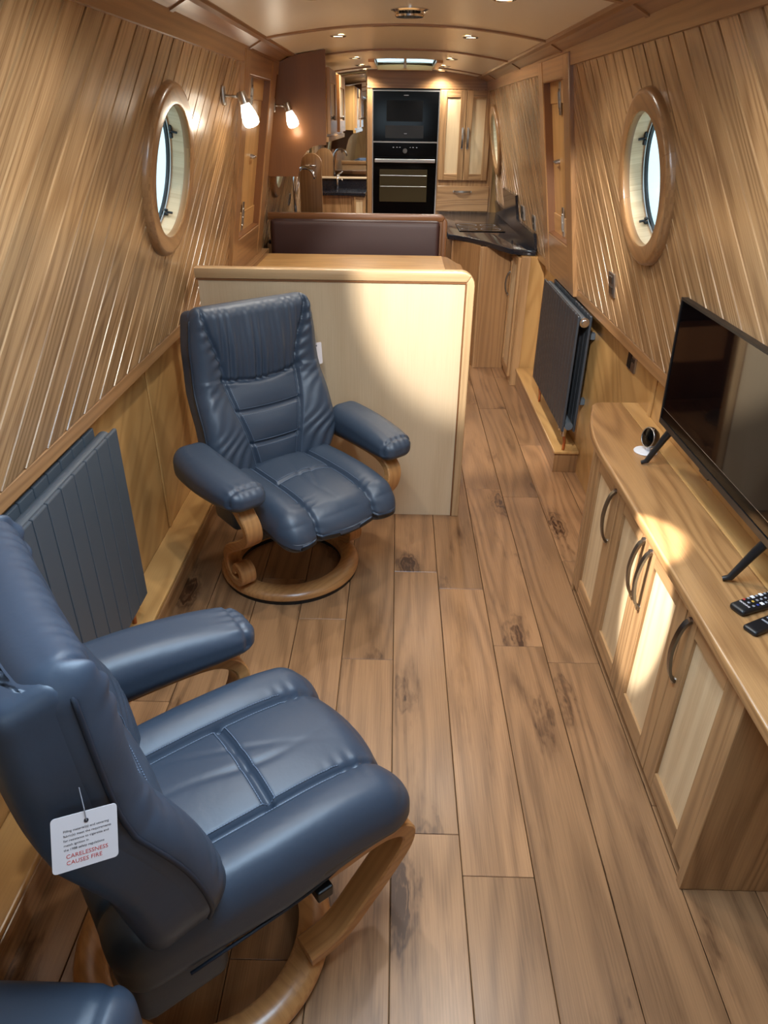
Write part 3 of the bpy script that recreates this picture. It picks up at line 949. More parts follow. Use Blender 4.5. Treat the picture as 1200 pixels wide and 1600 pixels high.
# ------------------------------------------------------------------ television cabinet
def bow_handle(c, ln, parent, axis='z', out=(-1, 0, 0), mat=None):
    """arched bar handle, ends on the face at c +- ln/2"""
    O = Vector(out)
    A = Vector((0, 0, 1)) if axis == 'z' else (Vector((0, 1, 0)) if axis == 'y' else Vector((1, 0, 0)))
    S = A.cross(O)
    bm = bmesh.new()
    n_ = 16
    rows = []
    for i in range(n_+1):
        s = 2*i/n_-1
        d = 0.024*(1-s*s)**0.55 + 0.003*(1-abs(s))
        p = Vector(c)+A*(s*ln/2)+O*(d+0.001)
        wdt, th = 0.0082, 0.0038
        tang = (A + O*(-s*0.4)).normalized()
        nn = (O + A*(s*0.9)).normalized()
        rows.append([bm.verts.new(p+S*wdt*a+nn*th*b2) for a, b2 in ((-1, -1), (1, -1), (1, 1), (-1, 1))])
    for a, b2 in zip(rows, rows[1:]):
        for k in range(4):
            bm.faces.new((a[k], a[(k+1) % 4], b2[(k+1) % 4], b2[k]))
    bm.faces.new(rows[0][::-1]); bm.faces.new(rows[-1])
    bmesh.ops.recalc_face_normals(bm, faces=bm.faces)
    h = obj('handle', bm, mat or M['pewter'], parent, angle=40)
    f = bmesh.new()
    for s in (-1, 1):
        tube([Vector(c)+A*(s*ln/2), Vector(c)+A*(s*ln/2)+O*0.008], 0.008, 12, f)
    obj('handle_foot', f, M['brushed'], h, angle=40)
    return h

def shaker_door(parent, face, a0, a1, z0, z1, axis, out, st=0.058, th=0.020, rec=0.009, name='door', mats=None):
    """door in the plane 'face', a0..a1 along axis ('x' or 'y'), facing out=+-1 along the other axis"""
    fm, pm = mats or (M['cabinet'], M['door_panel'])
    def bxx(u0, u1, w0, w1, d0, d1, bev=0.0015, bm=None):
        f0, f1 = sorted((face+out*d0, face+out*d1))
        if axis == 'y':
            return box(f0, f1, u0, u1, w0, w1, bev, bm, 1)
        return box(u0, u1, f0, f1, w0, w1, bev, bm, 1)
    g = 0.0015
    a0 += g; a1 -= g
    al = (0, 1, 0) if axis == 'y' else (1, 0, 0)
    d = obj(name, bxx(a0+st-0.004, a1-st+0.004, z0+st-0.004, z1-st+0.004, 0.0, th-rec), pm, parent, grain=(0, 0, 1))
    obj('stile', bxx(a0, a0+st, z0, z1, 0, th), fm, d, grain=(0, 0, 1))
    obj('stile', bxx(a1-st, a1, z0, z1, 0, th), fm, d, grain=(0, 0, 1))
    obj('rail', bxx(a0+st, a1-st, z0, z0+st, 0, th-0.0004), fm, d, grain=al)
    obj('rail', bxx(a0+st, a1-st, z1-st, z1, 0, th-0.0004), fm, d, grain=al)
    return d

CT = 0.645
cab = tag(empty('tv_cabinet', (0.82, 1.65, 0)), 'long oak cabinet with four panelled doors under the television', 'cabinet')
obj('carcass', prism([(0.732, 1.06), (0.732, 2.262), (0.80, 2.56), (LOWX[1], 2.58), (LOWX[1], 1.06)], 0.03, CT-0.030), M['cabinet'], cab, grain=(0, 0, 1))
obj('plinth', box(0.745, LOWX[1], 1.06, 2.25, 0.0, 0.03), M['cherry'], cab)
obj('end_panel', box(0.706, LOWX[1], 1.025, 1.052, 0.0, CT-0.030, 0.003), M['cabinet'], cab, grain=(0, 0, 1))
obj('far_post', box(0.711, 0.735, 2.243, 2.262, 0.0, CT-0.030, 0.002), M['cabinet'], cab, grain=(0, 0, 1))
fr = [(0.688, 0.60), (0.688, 2.12)]
curve = [(0.688+0.115*((i/10.0)**2.0)*0.62, 2.12+0.42*i/10.0) for i in range(1, 11)]
cr = curve[-1]
corner = [(cr[0]+0.006, cr[1]+0.03), (cr[0]+0.024, cr[1]+0.055), (cr[0]+0.05, cr[1]+0.066)]
top_out = fr+curve+corner+[(0.890, cr[1]+0.066), (0.890, 0.60)]
obj('cabinet_top', prism(top_out, CT-0.030, CT, bev=0.007, seg=3), M['top'], cab, angle=35)
obj('back_strip', box(0.8905, LOWX[1], 0.60, cr[1]+0.066, CT-0.028, CT-0.001, 0.002), M['veneer'], cab)
dy = (2.243-1.055)/4
for k in range(4):
    a0 = 1.055+k*dy
    dr = shaker_door(cab, 0.732, a0, a0+dy, 0.032, CT-0.034, 'y', -1, 0.062)
    hy = a0+dy-0.031 if k in (0, 1) else a0+0.031
    bow_handle((0.712, hy, 0.485), 0.188, dr)

# ------------------------------------------------------------------ television
tv = tag(empty('television', (0.85, 1.70, CT)), 'black flat television on two splayed feet on the oak cabinet', 'television')
tv0, tv1, zb, ztv = 1.322, 2.092, 0.770, 1.158
def tvx(z):
    return 0.848-(z-zb)*0.035
def tvslab(y0, y1, z0, z1, d0, d1, bev=0.0, bm=None):
    bm = bm or bmesh.new()
    box(0, 1, y0, y1, z0, z1, 0, bm)
    for v in bm.verts:
        if v.tag: continue
        t_ = v.co.x
        v.co.x = tvx(v.co.z)+(d0+(d1-d0)*t_)
        v.tag = True
    if bev:
        bmesh.ops.bevel(bm, geom=list(bm.edges), offset=bev, segments=2, affect='EDGES')
    return bm
obj('housing', tvslab(tv0, tv1, zb, ztv, 0.002, 0.016, 0.002), M['black'], tv)
obj('rear_bulge', tvslab(tv0+0.12, tv1-0.12, zb+0.03, zb+0.09, 0.016, 0.040, 0.004), M['black'], tv)
obj('screen', tvslab(tv0+0.008, tv1-0.008, zb+0.017, ztv-0.008, -0.001, 0.003), M['screen'], tv)
obj('lower_border', tvslab(tv0+0.008, tv1-0.008, zb+0.0176, zb+0.050, -0.0016, 0.002), M['gloss'], tv)
obj('border_line', tvslab(tv0+0.008, tv1-0.008, zb+0.0502, zb+0.0512, -0.0017, 0.002), M['brushed'], tv)
bm = bmesh.new()
tvslab(tv0, tv1, zb, zb+0.0175, -0.004, 0.004, 0, bm)
tvslab(tv0, tv1, ztv-0.0075, ztv, -0.004, 0.004, 0, bm)
tvslab(tv0, tv0+0.0075, zb+0.0176, ztv-0.0076, -0.004, 0.004, 0, bm)
tvslab(tv1-0.0075, tv1, zb+0.0176, ztv-0.0076, -0.004, 0.004, 0, bm)
obj('bezel', bm, M['black'], tv)
obj('sensor', tvslab(1.69, 1.75, zb-0.007, zb, -0.003, 0.006), M['black'], tv)
for yc in (tv0+0.060, tv1-0.062):
    bm = bmesh.new()
    for sgn in (-1, 1):
        x_t = tvx(zb)+0.006
        if sgn > 0: continue
        reach = 0.060
        pts = [(x_t-sgn*0.006, yc-0.012, zb+0.004), (x_t+sgn*0.010, yc-0.006, zb-0.030), (x_t+sgn*reach*0.75, yc+0.006, CT+0.012), (x_t+sgn*reach, yc+0.010, CT+0.006)]
        tube(pts, [0.012, 0.011, 0.0085, 0.006], 10, bm)
    obj('foot', bm, M['black'], tv, angle=50)

# small round device beside the television
dv = tag(empty('smart_camera', (0.838, 2.135, CT)), 'small round device with dark glossy face on a white disc foot, beside the television', 'device')
obj('disc_foot', lathe([(0.0005, 0), (0.036, 0), (0.038, 0.003), (0.036, 0.006), (0.0005, 0.008)], (0.838, 2.135, CT), n=36), M['white'], dv, angle=40)
obj('stem', tube([(0.846, 2.135, CT+0.006), (0.846, 2.135, CT+0.03)], 0.008, 12), M['white'], dv, smooth=True)
dn = Vector((-0.93, -0.25, 0.12)).normalized()
dc = Vector((0.846, 2.135, CT+0.052))
obj('body', lathe([(0.0005, -0.018), (0.026, -0.016), (0.034, -0.004), (0.035, 0.006), (0.033, 0.010)], dc, dn, 36), M['pewter'], dv, smooth=True)
obj('face', lathe([(0.033, 0.010), (0.030, 0.012), (0.0005, 0.0125)], dc, dn, 36), M['gloss'], dv, angle=40)
obj('face_ring', lathe([(0.033, 0.008), (0.035, 0.010), (0.033, 0.013), (0.030, 0.0115)], dc, dn, 36, closed=True), M['brushed'], dv, smooth=True)

# remotes
def remote(name, loc, rz, L_, W_, H_, label, kind):
    t_ = tag(empty(name, loc, rz), label, 'remote', 'remote controls on the cabinet top')
    def f(p, n):
        q = Vector(p)
        q.z = (q.z+H_/2)*(1.0-0.15*abs(q.x/(L_/2))**3)
        return q
    obj('remote_body', cushion((L_/2, W_/2, H_/2), (30, 14, 6), min(H_/2-0.0005, 0.0085), f), M['black'], t_, smooth=True, local=True)
    if kind == 0:
        for i in range(11):
            for j in range(3):
                x, y = L_/2-0.036-i*0.0125, (j-1)*0.0135
                kx = 'grey_btn'
                if (i, j) == (0, 0): kx = 'red'
                if i == 1 and j == 1: kx = 'yellow_btn'
                if i == 1 and j == 2: kx = 'blue_btn'
                if i in (2, 4) and j in (0, 2): kx = 'white'
                s = 0.0042 if kx == 'white' else 0.0026
                obj('button', box(x-s, x+s, y-s*1.1, y+s*1.1, H_*0.97, H_+0.0016, 0.0008, None, 1), M[kx], t_, local=True)
    else:
        for i in range(5):
            x = L_/2-0.050-i*0.016
            obj('button', box(x-0.002, x+0.002, -0.010, 0.010, H_*0.97, H_+0.0012), M['grey_btn'], t_, local=True)
    if kind == 0:
        Mx = Matrix.Translation((L_/2-0.022, 0, H_*0.985)) @ Matrix.Rotation(PI/2, 4, 'Z')
        text_part('lettering', 'SAMSUNG', 0.0062, M['card'], Mx, t_, 0.0006)
    return t_
remote('remote_control', (0.848, 1.298, CT), math.radians(203), 0.165, 0.042, 0.018, 'black remote control with coloured buttons, the larger and farther of two', 0)
remote('remote_control', (0.838, 1.228, CT), math.radians(207), 0.150, 0.036, 0.014, 'smaller plain black remote control at the near edge of the cabinet top', 1)

# switches and sockets on the right wall -----------------------------------
def wall_plate(name, label, cat, side, y, z, w2, h2, kind, lower=False):
    if lower:
        P = lambda yy, zz, d: Vector((LOWX[side]-side*d, yy, zz))
    else:
        P = lambda yy, zz, d: wall_pt(side, yy, s_of(zz), d)
    def slab(y0, y1, z0, z1, d0, d1):
        bm = bmesh.new()
        c = [bm.verts.new(P(yy, zz, d)) for d in (d0, d1) for (yy, zz) in ((y0, z0), (y1, z0), (y1, z1), (y0, z1))]
        fs = [bm.faces.new(c[:4]), bm.faces.new(c[4:][::-1])]
        for k in range(4):
            fs.append(bm.faces.new((c[k], c[4+k], c[4+(k+1) % 4], c[(k+1) % 4])))
        bmesh.ops.recalc_face_normals(bm, faces=fs)
        bmesh.ops.bevel(bm, geom=list(bm.edges), offset=0.0012, segments=1, affect='EDGES')
        return bm
    t_ = tag(empty(name, P(y, z, 0)), label, cat)
    obj('plate', slab(y-w2, y+w2, z-h2, z+h2, 0.0, 0.007), M['brushed'], t_)
    if kind == 'switch':
        for s in (-1, 1):
            obj('rocker', slab(y-0.022, y+0.022, z+s*0.020-0.014, z+s*0.020+0.014, 0.007, 0.011), M['pewter'], t_)
    else:
        obj('black_module', slab(y-0.001, y+w2-0.006, z-h2+0.006, z+h2-0.006, 0.007, 0.009), M['black'], t_)
        for s in (-1, 1):
            obj('port', slab(y-w2*0.5+s*0.009-0.004, y-w2*0.5+s*0.009+0.004, z-0.006, z+0.010, 0.007, 0.008), M['black'], t_)
wall_plate('light_switch', 'narrow brushed steel double switch on the right wall boards below the porthole', 'switch', 1, 2.91, 1.030, 0.040, 0.046, 'switch')
wall_plate('socket_outlet', 'square steel and black socket plate under the gunwale rail on the right', 'socket', 1, 2.755, 0.770, 0.050, 0.044, 'socket', True)
wall_plate('light_switch', 'small steel switch on the right boards nearest the galley worktop end', 'switch', 1, 4.78, 1.035, 0.042, 0.044, 'switch')
wall_plate('socket_outlet', 'steel socket plate on the right boards beside the raised granite upstand', 'socket', 1, 5.24, 1.045, 0.060, 0.044, 'socket')
wall_plate('socket_outlet', 'steel socket plate on the left boards under the wall cupboard', 'socket', -1, 5.75, 1.06, 0.030, 0.040, 'socket')

# ------------------------------------------------------------------ galley
BY = 6.80
ux0, ux1 = -0.275, 0.80
uz = 1.925
hou = tag(empty('tall_kitchen_unit', (0.26, BY, 0)), 'tall oak galley unit that houses the ovens beside a two-door cupboard', 'cabinet')
ox0, ox1 = -0.222, 0.325          # oven niche
bm = bmesh.new()
box(ux0, ox0-0.008, BY, BY+0.05, 0, ceil_z(ux0)-0.005, 0.002, bm, 1)
obj('side_post', bm, M['trim'], hou, grain=(0, 0, 1))
pts = [ux0+(ux1-0.14-ux0)*i/12 for i in range(13)]
poly = [(x, ceil_z(x)-0.003) for x in pts]+[(ux1-0.02, 1.87), (ux1-0.02, 1.822), (ux0, 1.822)]
obj('frieze', prism(poly, BY-0.006, BY+0.05, axis='y'), M['trim'], hou, grain=(1, 0, 0))
obj('niche_back', box(ox0-0.008, ox1+0.008, BY+0.03, BY+0.05, 0, 1.822), M['black'], hou)
bm = bmesh.new()
for x0_, x1_ in ((ox0-0.010, ox0-0.002), (ox1+0.002, ox1+0.010)):
    box(x0_, x1_, BY-0.010, BY+0.03, 0.6, 1.80, bm=bm)
box(ox0-0.010, ox1+0.010, BY-0.010, BY+0.03, 1.80, 1.808, bm=bm)
obj('steel_trim', bm, M['brushed'], hou)
cx0, cx1 = ox1+0.012, ux1+0.02
obj('cupboard_body', box(cx0, cx1, BY, BY+0.05, 0.0, 1.822), M['cabinet'], hou, grain=(0, 0, 1))
cm = (0.342+0.775)/2
for a0, a1, hs in ((0.345, 0.560, 1), (0.562, 0.772, -1)):
    dr = shaker_door(hou, BY, a0, a1, 1.135, 1.812, 'x', -1, 0.050)
    bow_handle((a1-0.022 if hs > 0 else a0+0.022, BY-0.020, 1.46), 0.150, dr, 'z', (0, -1, 0), M['brushed'])
dw = obj('drawer', box(0.345, 0.800, BY-0.020, BY, 0.885, 1.088, 0.002, seg=1), M['cabinet'], hou, grain=(1, 0, 0))
bow_handle((0.565, BY-0.020, 1.045), 0.150, dw, 'x', (0, -1, 0), M['brushed'])
# microwave
mw = tag(empty('microwave', ((ox0+ox1)/2, BY, 1.43)), 'black glass built-in microwave above the oven', 'microwave')
obj('door_glass', box(ox0, ox1, BY-0.014, BY+0.03, 1.432, 1.798, 0.002, seg=1), M['gloss'], mw)
obj('window', box(ox0+0.11, ox1-0.13, BY-0.0155, BY-0.013, 1.58, 1.735), M['dim_window'], mw)
obj('control_strip', box(ox0+0.10, ox1-0.12, BY-0.0155, BY-0.013, 1.455, 1.55), M['black'], mw)
bm = box((ox0+ox1)/2-0.012, (ox0+ox1)/2+0.012, BY-0.017, BY-0.014, 1.487, 1.492)
obj('button', bm, M['grey_btn'], mw)
obj('badge', box((ox0+ox1)/2-0.02, (ox0+ox1)/2+0.02, BY-0.0155, BY-0.013, 1.768, 1.775), M['grey_btn'], mw)
# oven
ov = tag(empty('oven', ((ox0+ox1)/2, BY, 0.80)), 'black built-in oven with steel bar handle and glass door below the microwave', 'oven')
obj('steel_strip', box(ox0, ox1, BY-0.016, BY+0.03, 1.420, 1.430), M['brushed'], ov)
obj('control_panel', box(ox0, ox1, BY-0.014, BY+0.03, 1.315, 1.419, 0.002, seg=1), M['gloss'], ov)
bm = bmesh.new()
lathe([(0.0005, 0.012), (0.018, 0.012), (0.021, 0.0)], ((ox0+ox1)/2, BY-0.014, 1.358), (0, -1, 0), 20, bm)
obj('knob', bm, M['pewter'], ov, angle=40)
bm = bmesh.new()
for i, xx in enumerate((-0.10, -0.07, -0.045, 0.045, 0.07, 0.10)):
    box((ox0+ox1)/2+xx-0.006, (ox0+ox1)/2+xx+0.006, BY-0.0155, BY-0.0135, 1.383, 1.387, bm=bm)
obj('control_mark', bm, M['grey_btn'], ov)
dg = obj('oven_door', box(ox0, ox1, BY-0.014, BY+0.03, 0.80, 1.312, 0.002, seg=1), M['gloss'], ov)
obj('handle', box(ox0+0.012, ox1-0.012, BY-0.045, BY-0.030, 1.268, 1.296, 0.003), M['brushed'], dg)
obj('handle_foot', box(ox0+0.03, ox1-0.03, BY-0.031, BY-0.013, 1.276, 1.290), M['pewter'], dg)
obj('door_window', box(ox0+0.055, ox1-0.075, BY-0.0158, BY-0.013, 0.955, 1.215), M['ovenwin'], dg)
for zz in (1.165, 1.078):
    obj('oven_shelf', tube([(ox0+0.06, BY-0.0165, zz), (ox1-0.08, BY-0.0165, zz)], 0.0032, 8), M['brushed'], dg)

# right hand base units and worktop
bu = tag(empty('galley_base_unit', (0.65, 5.6, 0)), 'oak galley base units stepping out under the black worktop on the right', 'cabinet')
obj('near_carcass', box(0.80, LOWX[1], 4.69, 5.06, 0.0, 0.845), M['veneer'], bu, grain=(0, 0, 1))
obj('end_post', box(0.795, 0.850, 4.655, 4.690, 0.0, 0.845, 0.002), M['cabinet'], bu, grain=(0, 0, 1))
dr = shaker_door(bu, 0.80, 4.70, 5.04, 0.05, 0.835, 'y', -1, 0.05)
bow_handle((0.780, 4.99, 0.62), 0.15, dr, 'z', (-1, 0, 0))
obj('mid_panel', box(0.585, 0.80, 5.045, 5.065, 0.0, 0.845, 0.002), M['trim'], bu, grain=(0, 0, 1))
obj('mid_edge', box(0.570, 0.590, 5.040, 5.10, 0.0, 0.845, 0.002), M['cabinet'], bu, grain=(0, 0, 1))
obj('far_carcass', box(0.40, LOWX[1], 5.40, BY-0.01, 0.0, 0.845), M['trim'], bu, grain=(0, 0, 1))
obj('angled_panel', prism([(0.40, 5.42), (0.58, 5.07), (0.60, 5.08), (0.42, 5.43)], 0.0, 0.845), M['trim'], bu, grain=(0, 0, 1))
wt = tag(empty('galley_worktop', (0.65, 5.7, 0.85)), 'black granite worktop with curved end and upstand along the right wall', 'worktop')
edge = [(0.868, 4.705), (0.80, 4.715), (0.735, 4.755), (0.68, 4.86), (0.61, 5.05), (0.50, 5.24), (0.42, 5.32), (0.362, 5.365)]
obj('worktop_slab', prism(edge+[(0.362, BY-0.025), (0.885, BY-0.025), (0.885, 4.705)], 0.847, 0.880, bev=0.004), M['granite'], wt, angle=35)
def up_slab(y0, y1, z1):
    bm = bmesh.new()
    c = [bm.verts.new(wall_pt(1, yy, s_of(zz), d)) for d in (0.001, 0.019) for (yy, zz) in ((y0, 0.8835), (y1, 0.8835), (y1, z1), (y0, z1))]
    fs = [bm.faces.new(c[:4]), bm.faces.new(c[4:][::-1])]
    for k in range(4):
        fs.append(bm.faces.new((c[k], c[4+k], c[4+(k+1) % 4], c[(k+1) % 4])))
    bmesh.ops.recalc_face_normals(bm, faces=fs)
    return bm
obj('upstand', up_slab(4.715, 5.46, 0.978), M['granite'], wt)
obj('upstand', up_slab(5.46, 6.14, 1.135), M['granite'], wt)
obj('upstand', up_slab(6.14, BY-0.02, 0.978), M['granite'], wt)
hb_ = tag(empty('hob', (0.62, 5.72, 0.88)), 'black glass hob set in the granite worktop', 'hob')
obj('hob_glass', box(0.455, 0.795, 5.50, 5.96, 0.8803, 0.886, 0.002, seg=1), M['gloss'], hb_)
bm = bmesh.new()
for xx, yy, rr in ((0.54, 5.62, 0.06), (0.70, 5.62, 0.075), (0.54, 5.84, 0.075), (0.70, 5.84, 0.06)):
    lathe([(rr, 0), (rr, 0.0004), (rr-0.003, 0.0004), (rr-0.003, 0)], (xx, yy, 0.886), n=28, bm=bm, closed=True)
obj('cooking_zone', bm, M['grey_btn'], hb_)

# left wall cupboard ------------------------------------------------------------
wc = tag(empty('wall_cupboard', (-0.57, 5.2, 1.29)), 'dark oak wall cupboard with tall plain end panel on the left of the galley', 'cupboard')
py = 4.62
def cupx(z):  # wall side
    return XC-(HR-(z-ZR)*TAN)+0.003
pnl = [(cupx(1.29), 1.29), (-0.60, 1.29), (-0.592, 1.34)]+[(x, z) for x, z in reversed(arc(-0.46, 1.335, 0.125, PI*0.52, PI*0.98, 6))]+[(-0.428, 1.46), (-0.422, ceil_z(-0.422)-0.004), (-0.60, 1.902), (-0.68, 1.868), (cupx(1.80), 1.81)]
obj('end_panel', prism(pnl, py, py+0.02, axis='y'), M['cherry'], wc, grain=(0, 0, 1))
obj('carcass', prism([(cupx(1.50), 1.50), (-0.425, 1.50), (-0.425, 1.86), (-0.66, 1.86), (cupx(1.8), 1.80)], py+0.02, 6.0, axis='y'), M['veneer'], wc)
obj('bottom_valance', box(-0.44, -0.415, py+0.02, 6.0, 1.475, 1.50), M['veneer'], wc)
for a0, a1 in ((4.68, 5.16), (5.42, 5.96)):
    dr = shaker_door(wc, -0.425, a0, a1, 1.515, 1.85, 'y', 1, 0.07)
    kb = lathe([(0.0005, 0.026), (0.012, 0.025), (0.014, 0.018), (0.006, 0.012), (0.008, 0)], (-0.405, a0+0.05, 1.60), (1, 0, 0), 16)
    obj('knob', kb, M['pewter'], dr, smooth=True)
# left worktop with sink tap
lb = tag(empty('galley_sink_unit', (-0.6, 5.7, 0)), 'oak sink unit with black granite top along the left side of the galley', 'cabinet')
obj('carcass', box(-0.90, -0.42, 4.78, 6.20, 0.0, 0.82), M['cabinet'], lb, grain=(0, 0, 1))
obj('worktop_slab', box(-0.830, -0.40, 4.765, 6.22, 0.8855, 0.91, 0.003), M['granite'], lb)
obj('packing', box(-0.84, -0.43, 4.78, 6.20, 0.82, 0.8855), M['cabinet'], lb)
tp = tag(empty('kitchen_tap', (-0.69, 5.15, 0.91)), 'tall chrome swan-neck kitchen tap above the dinette seat back', 'tap')
pth = [(-0.70, 5.15, 0.91), (-0.70, 5.15, 1.20)]+[(-0.70+0.072*(1-math.cos(a)), 5.15, 1.225+0.085*math.sin(a)) for a in [PI*k/12*0.93 for k in range(13)]]
obj('spout', tube(pth, 0.0105, 12), M['chrome'], tp, smooth=True)
obj('tap_base', lathe([(0.0005, 0.05), (0.02, 0.05), (0.024, 0.0)], (-0.70, 5.15, 0.91), n=20), M['chrome'], tp, angle=40)
obj('lever', tube([(-0.70, 5.15, 0.95), (-0.66, 5.11, 0.985)], [0.006, 0.005], 8), M['chrome'], tp, smooth=True)
# curved-top oak upright beyond the tap
up = tag(empty('oak_end_bracket', (-0.70, 6.1, 0.91)), 'round-topped oak bracket with chrome hook beyond the tap', 'bracket')
br = [(-0.80, 0.91), (-0.62, 0.91), (-0.62, 1.25)]+arc(-0.70, 1.27, 0.085, 0.0, PI, 10)+[(-0.80, 1.27)]
obj('bracket_board', prism(br, 6.22, 6.25, axis='y', bev=0.003), M['trim'], up, grain=(0, 0, 1), angle=40)
bm = tube([(-0.745, 6.215, 1.26), (-0.745, 6.19, 1.265), (-0.665, 6.19, 1.265), (-0.665, 6.215, 1.26)], 0.007, 8)
obj('hook_bar', bm, M['chrome'], up, smooth=True)
# washbasin corner and mirror on the bulkhead
vy = 6.78
wb = tag(empty('washbasin_unit', (-0.47, 6.6, 0)), 'small oak unit with black granite top and upstand left of the oven housing', 'cabinet')
obj('carcass', box(-0.70, -0.285, 6.62, vy, 0.0, 1.015), M['cabinet'], wb, grain=(0, 0, 1))
obj('stile_board', box(-0.40, -0.385, 6.605, 6.62, 0.0, 1.012), M['trim'], wb, grain=(0, 0, 1))
dr = shaker_door(wb, 6.62, -0.385, -0.288, 0.70, 1.005, 'x', -1, 0.018)
obj('worktop_slab', box(-0.71, -0.28, 6.585, vy, 1.015, 1.04, 0.003), M['granite'], wb)
obj('upstand', box(-0.71, -0.28, vy-0.02, vy, 1.04, 1.135), M['granite'], wb)
obj('ledge', box(-0.71, -0.28, vy-0.035, vy, 1.135, 1.150, 0.003), M['maple'], wb, grain=(1, 0, 0))
tp = tag(empty('basin_tap', (-0.53, 6.68, 1.04)), 'small chrome pillar tap on the granite corner by the mirror', 'tap')
obj('tap_body', tube([(-0.53, 6.70, 1.04), (-0.53, 6.70, 1.17)], 0.008, 10), M['chrome'], tp, smooth=True)
obj('spout', tube([(-0.53, 6.70, 1.135), (-0.49, 6.66, 1.140), (-0.482, 6.652, 1.125)], 0.006, 8), M['chrome'], tp, smooth=True)
obj('lever', tube([(-0.53, 6.70, 1.17), (-0.495, 6.69, 1.185)], 0.005, 8), M['chrome'], tp, smooth=True)
mi = tag(empty('wall_mirror', (-0.5, vy, 1.5)), 'tall frameless mirror left of the oven housing', 'mirror')
obj('mirror_glass', prism([(-0.775, 1.152), (-0.285, 1.152), (-0.285, 1.93), (-0.62, 1.895), (-0.70, 1.86)], vy+0.002, vy+0.008, axis='y'), M['mirror'], mi)
obj('backing', prism([(-0.775, 1.152), (-0.285, 1.152), (-0.285, 1.93), (-0.62, 1.895), (-0.70, 1.86)], vy+0.008, vy+0.03, axis='y'), M['cherry'], mi)

# ------------------------------------------------------------------ recliners
def seam_pos(t):      # half width of the middle panel of the back at height t
    return lerp_table(t, [(0.0, 0.085), (0.62, 0.150), (0.98, 0.205)])
def back_half(t):
    return lerp_table(t, [(0.0, 0.225), (0.22, 0.275), (0.40, 0.270), (0.75, 0.255), (1.0, 0.238)])
BACK_H, TILT = 0.645, math.radians(11.7)
BASE = Vector((0, -0.098, 0.395))
def back_map(a, c, t):
    """a across (-1..1), c thickness outward, t 0..1 up the back"""
    bulge = 0.030*math.sin(PI*min(1, t/0.55))*(1 if t < 0.55 else 0) + 0.042*max(0, (t-0.62)/0.38)**1.2
    wing = 0.040*abs(a)**3*(1-0.5*t)
    h = t*BACK_H
    tl = TILT
    y = BASE.y - h*math.sin(tl) + (c+bulge+wing)*math.cos(tl)
    z = BASE.z + h*math.cos(tl) + (c+bulge+wing)*math.sin(tl)
    return Vector((a*back_half(t), y, z))
def g(d, wd):
    return math.exp(-(d/wd)**2)
def back_fn(p, n):
    t = (p.z+0.32)/0.64
    a = p.x/0.27
    c = p.y
    x = a*back_half(t)
    if n.y > 0.05:
        m = seam_pos(t)
        k = n.y
        cc = 0.0
        cc -= 0.013*g(abs(x)-m, 0.007)
        if t < 0.60:
            for tt in (0.215, 0.405):
                bow = 0.012*(x/0.15)**2
                if abs(x) < m+0.004:
                    cc -= 0.011*g((t-tt-bow)*BACK_H, 0.007)
            # padded lobes
            if abs(x) < m:
                cells = [0.0, 0.215, 0.405, 0.60]
                for c0_, c1_ in zip(cells, cells[1:]):
                    if c0_ <= t < c1_:
                        s = (t-c0_)/(c1_-c0_)
                        cc += 0.012*math.sin(PI*s)*(1-(x/m)**2)
            else:
                s = (abs(x)-m)/max(0.02, back_half(t)-m)
                cc += 0.016*math.sin(PI*min(1, s))
                cc += 0.0040*math.sin(t*78+3*x*40+2.0*math.sin(t*23))*math.sin(PI*min(1, s))**0.7*(0.35+0.65*max(0, math.sin(t*9)))
        # headrest pad with gathers
        bow = 0.60-0.03*(1-(x/0.16)**2)
        if abs(x) < m+0.02:
            cc -= 0.014*g((t-bow)*BACK_H, 0.008)
        if t > bow and abs(x) < m:
            s = (t-bow)/(1-bow)
            cc += 0.024*math.sin(PI*min(1, s)**0.8)*(1-(x/m)**4)
            fold = math.sin(x*150+2.2*math.sin(x*47)+1.3*s)+0.5*math.sin(x*260-2*s)
            cc += 0.0052*fold*(math.exp(-2.0*s)+0.25*math.sin(PI*s))
        elif t > 0.60:
            s = (abs(x)-m)/max(0.02, back_half(t)-m)
            cc += 0.012*math.sin(PI*min(1, max(0, s)))
            cc += 0.0042*math.sin(t*105+x*60)*math.exp(-((abs(x)-m)/0.035)**2)
        c += cc*k
    return back_map(a, c, t)
def shell_fn(p, n):
    t = (p.z+0.32)/0.64
    a = p.x/0.27
    c = p.y-0.036
    if p.y > 0:
        c -= 0.030*(1-abs(a)**4)
    return back_map(a*0.995, c, t*0.985)
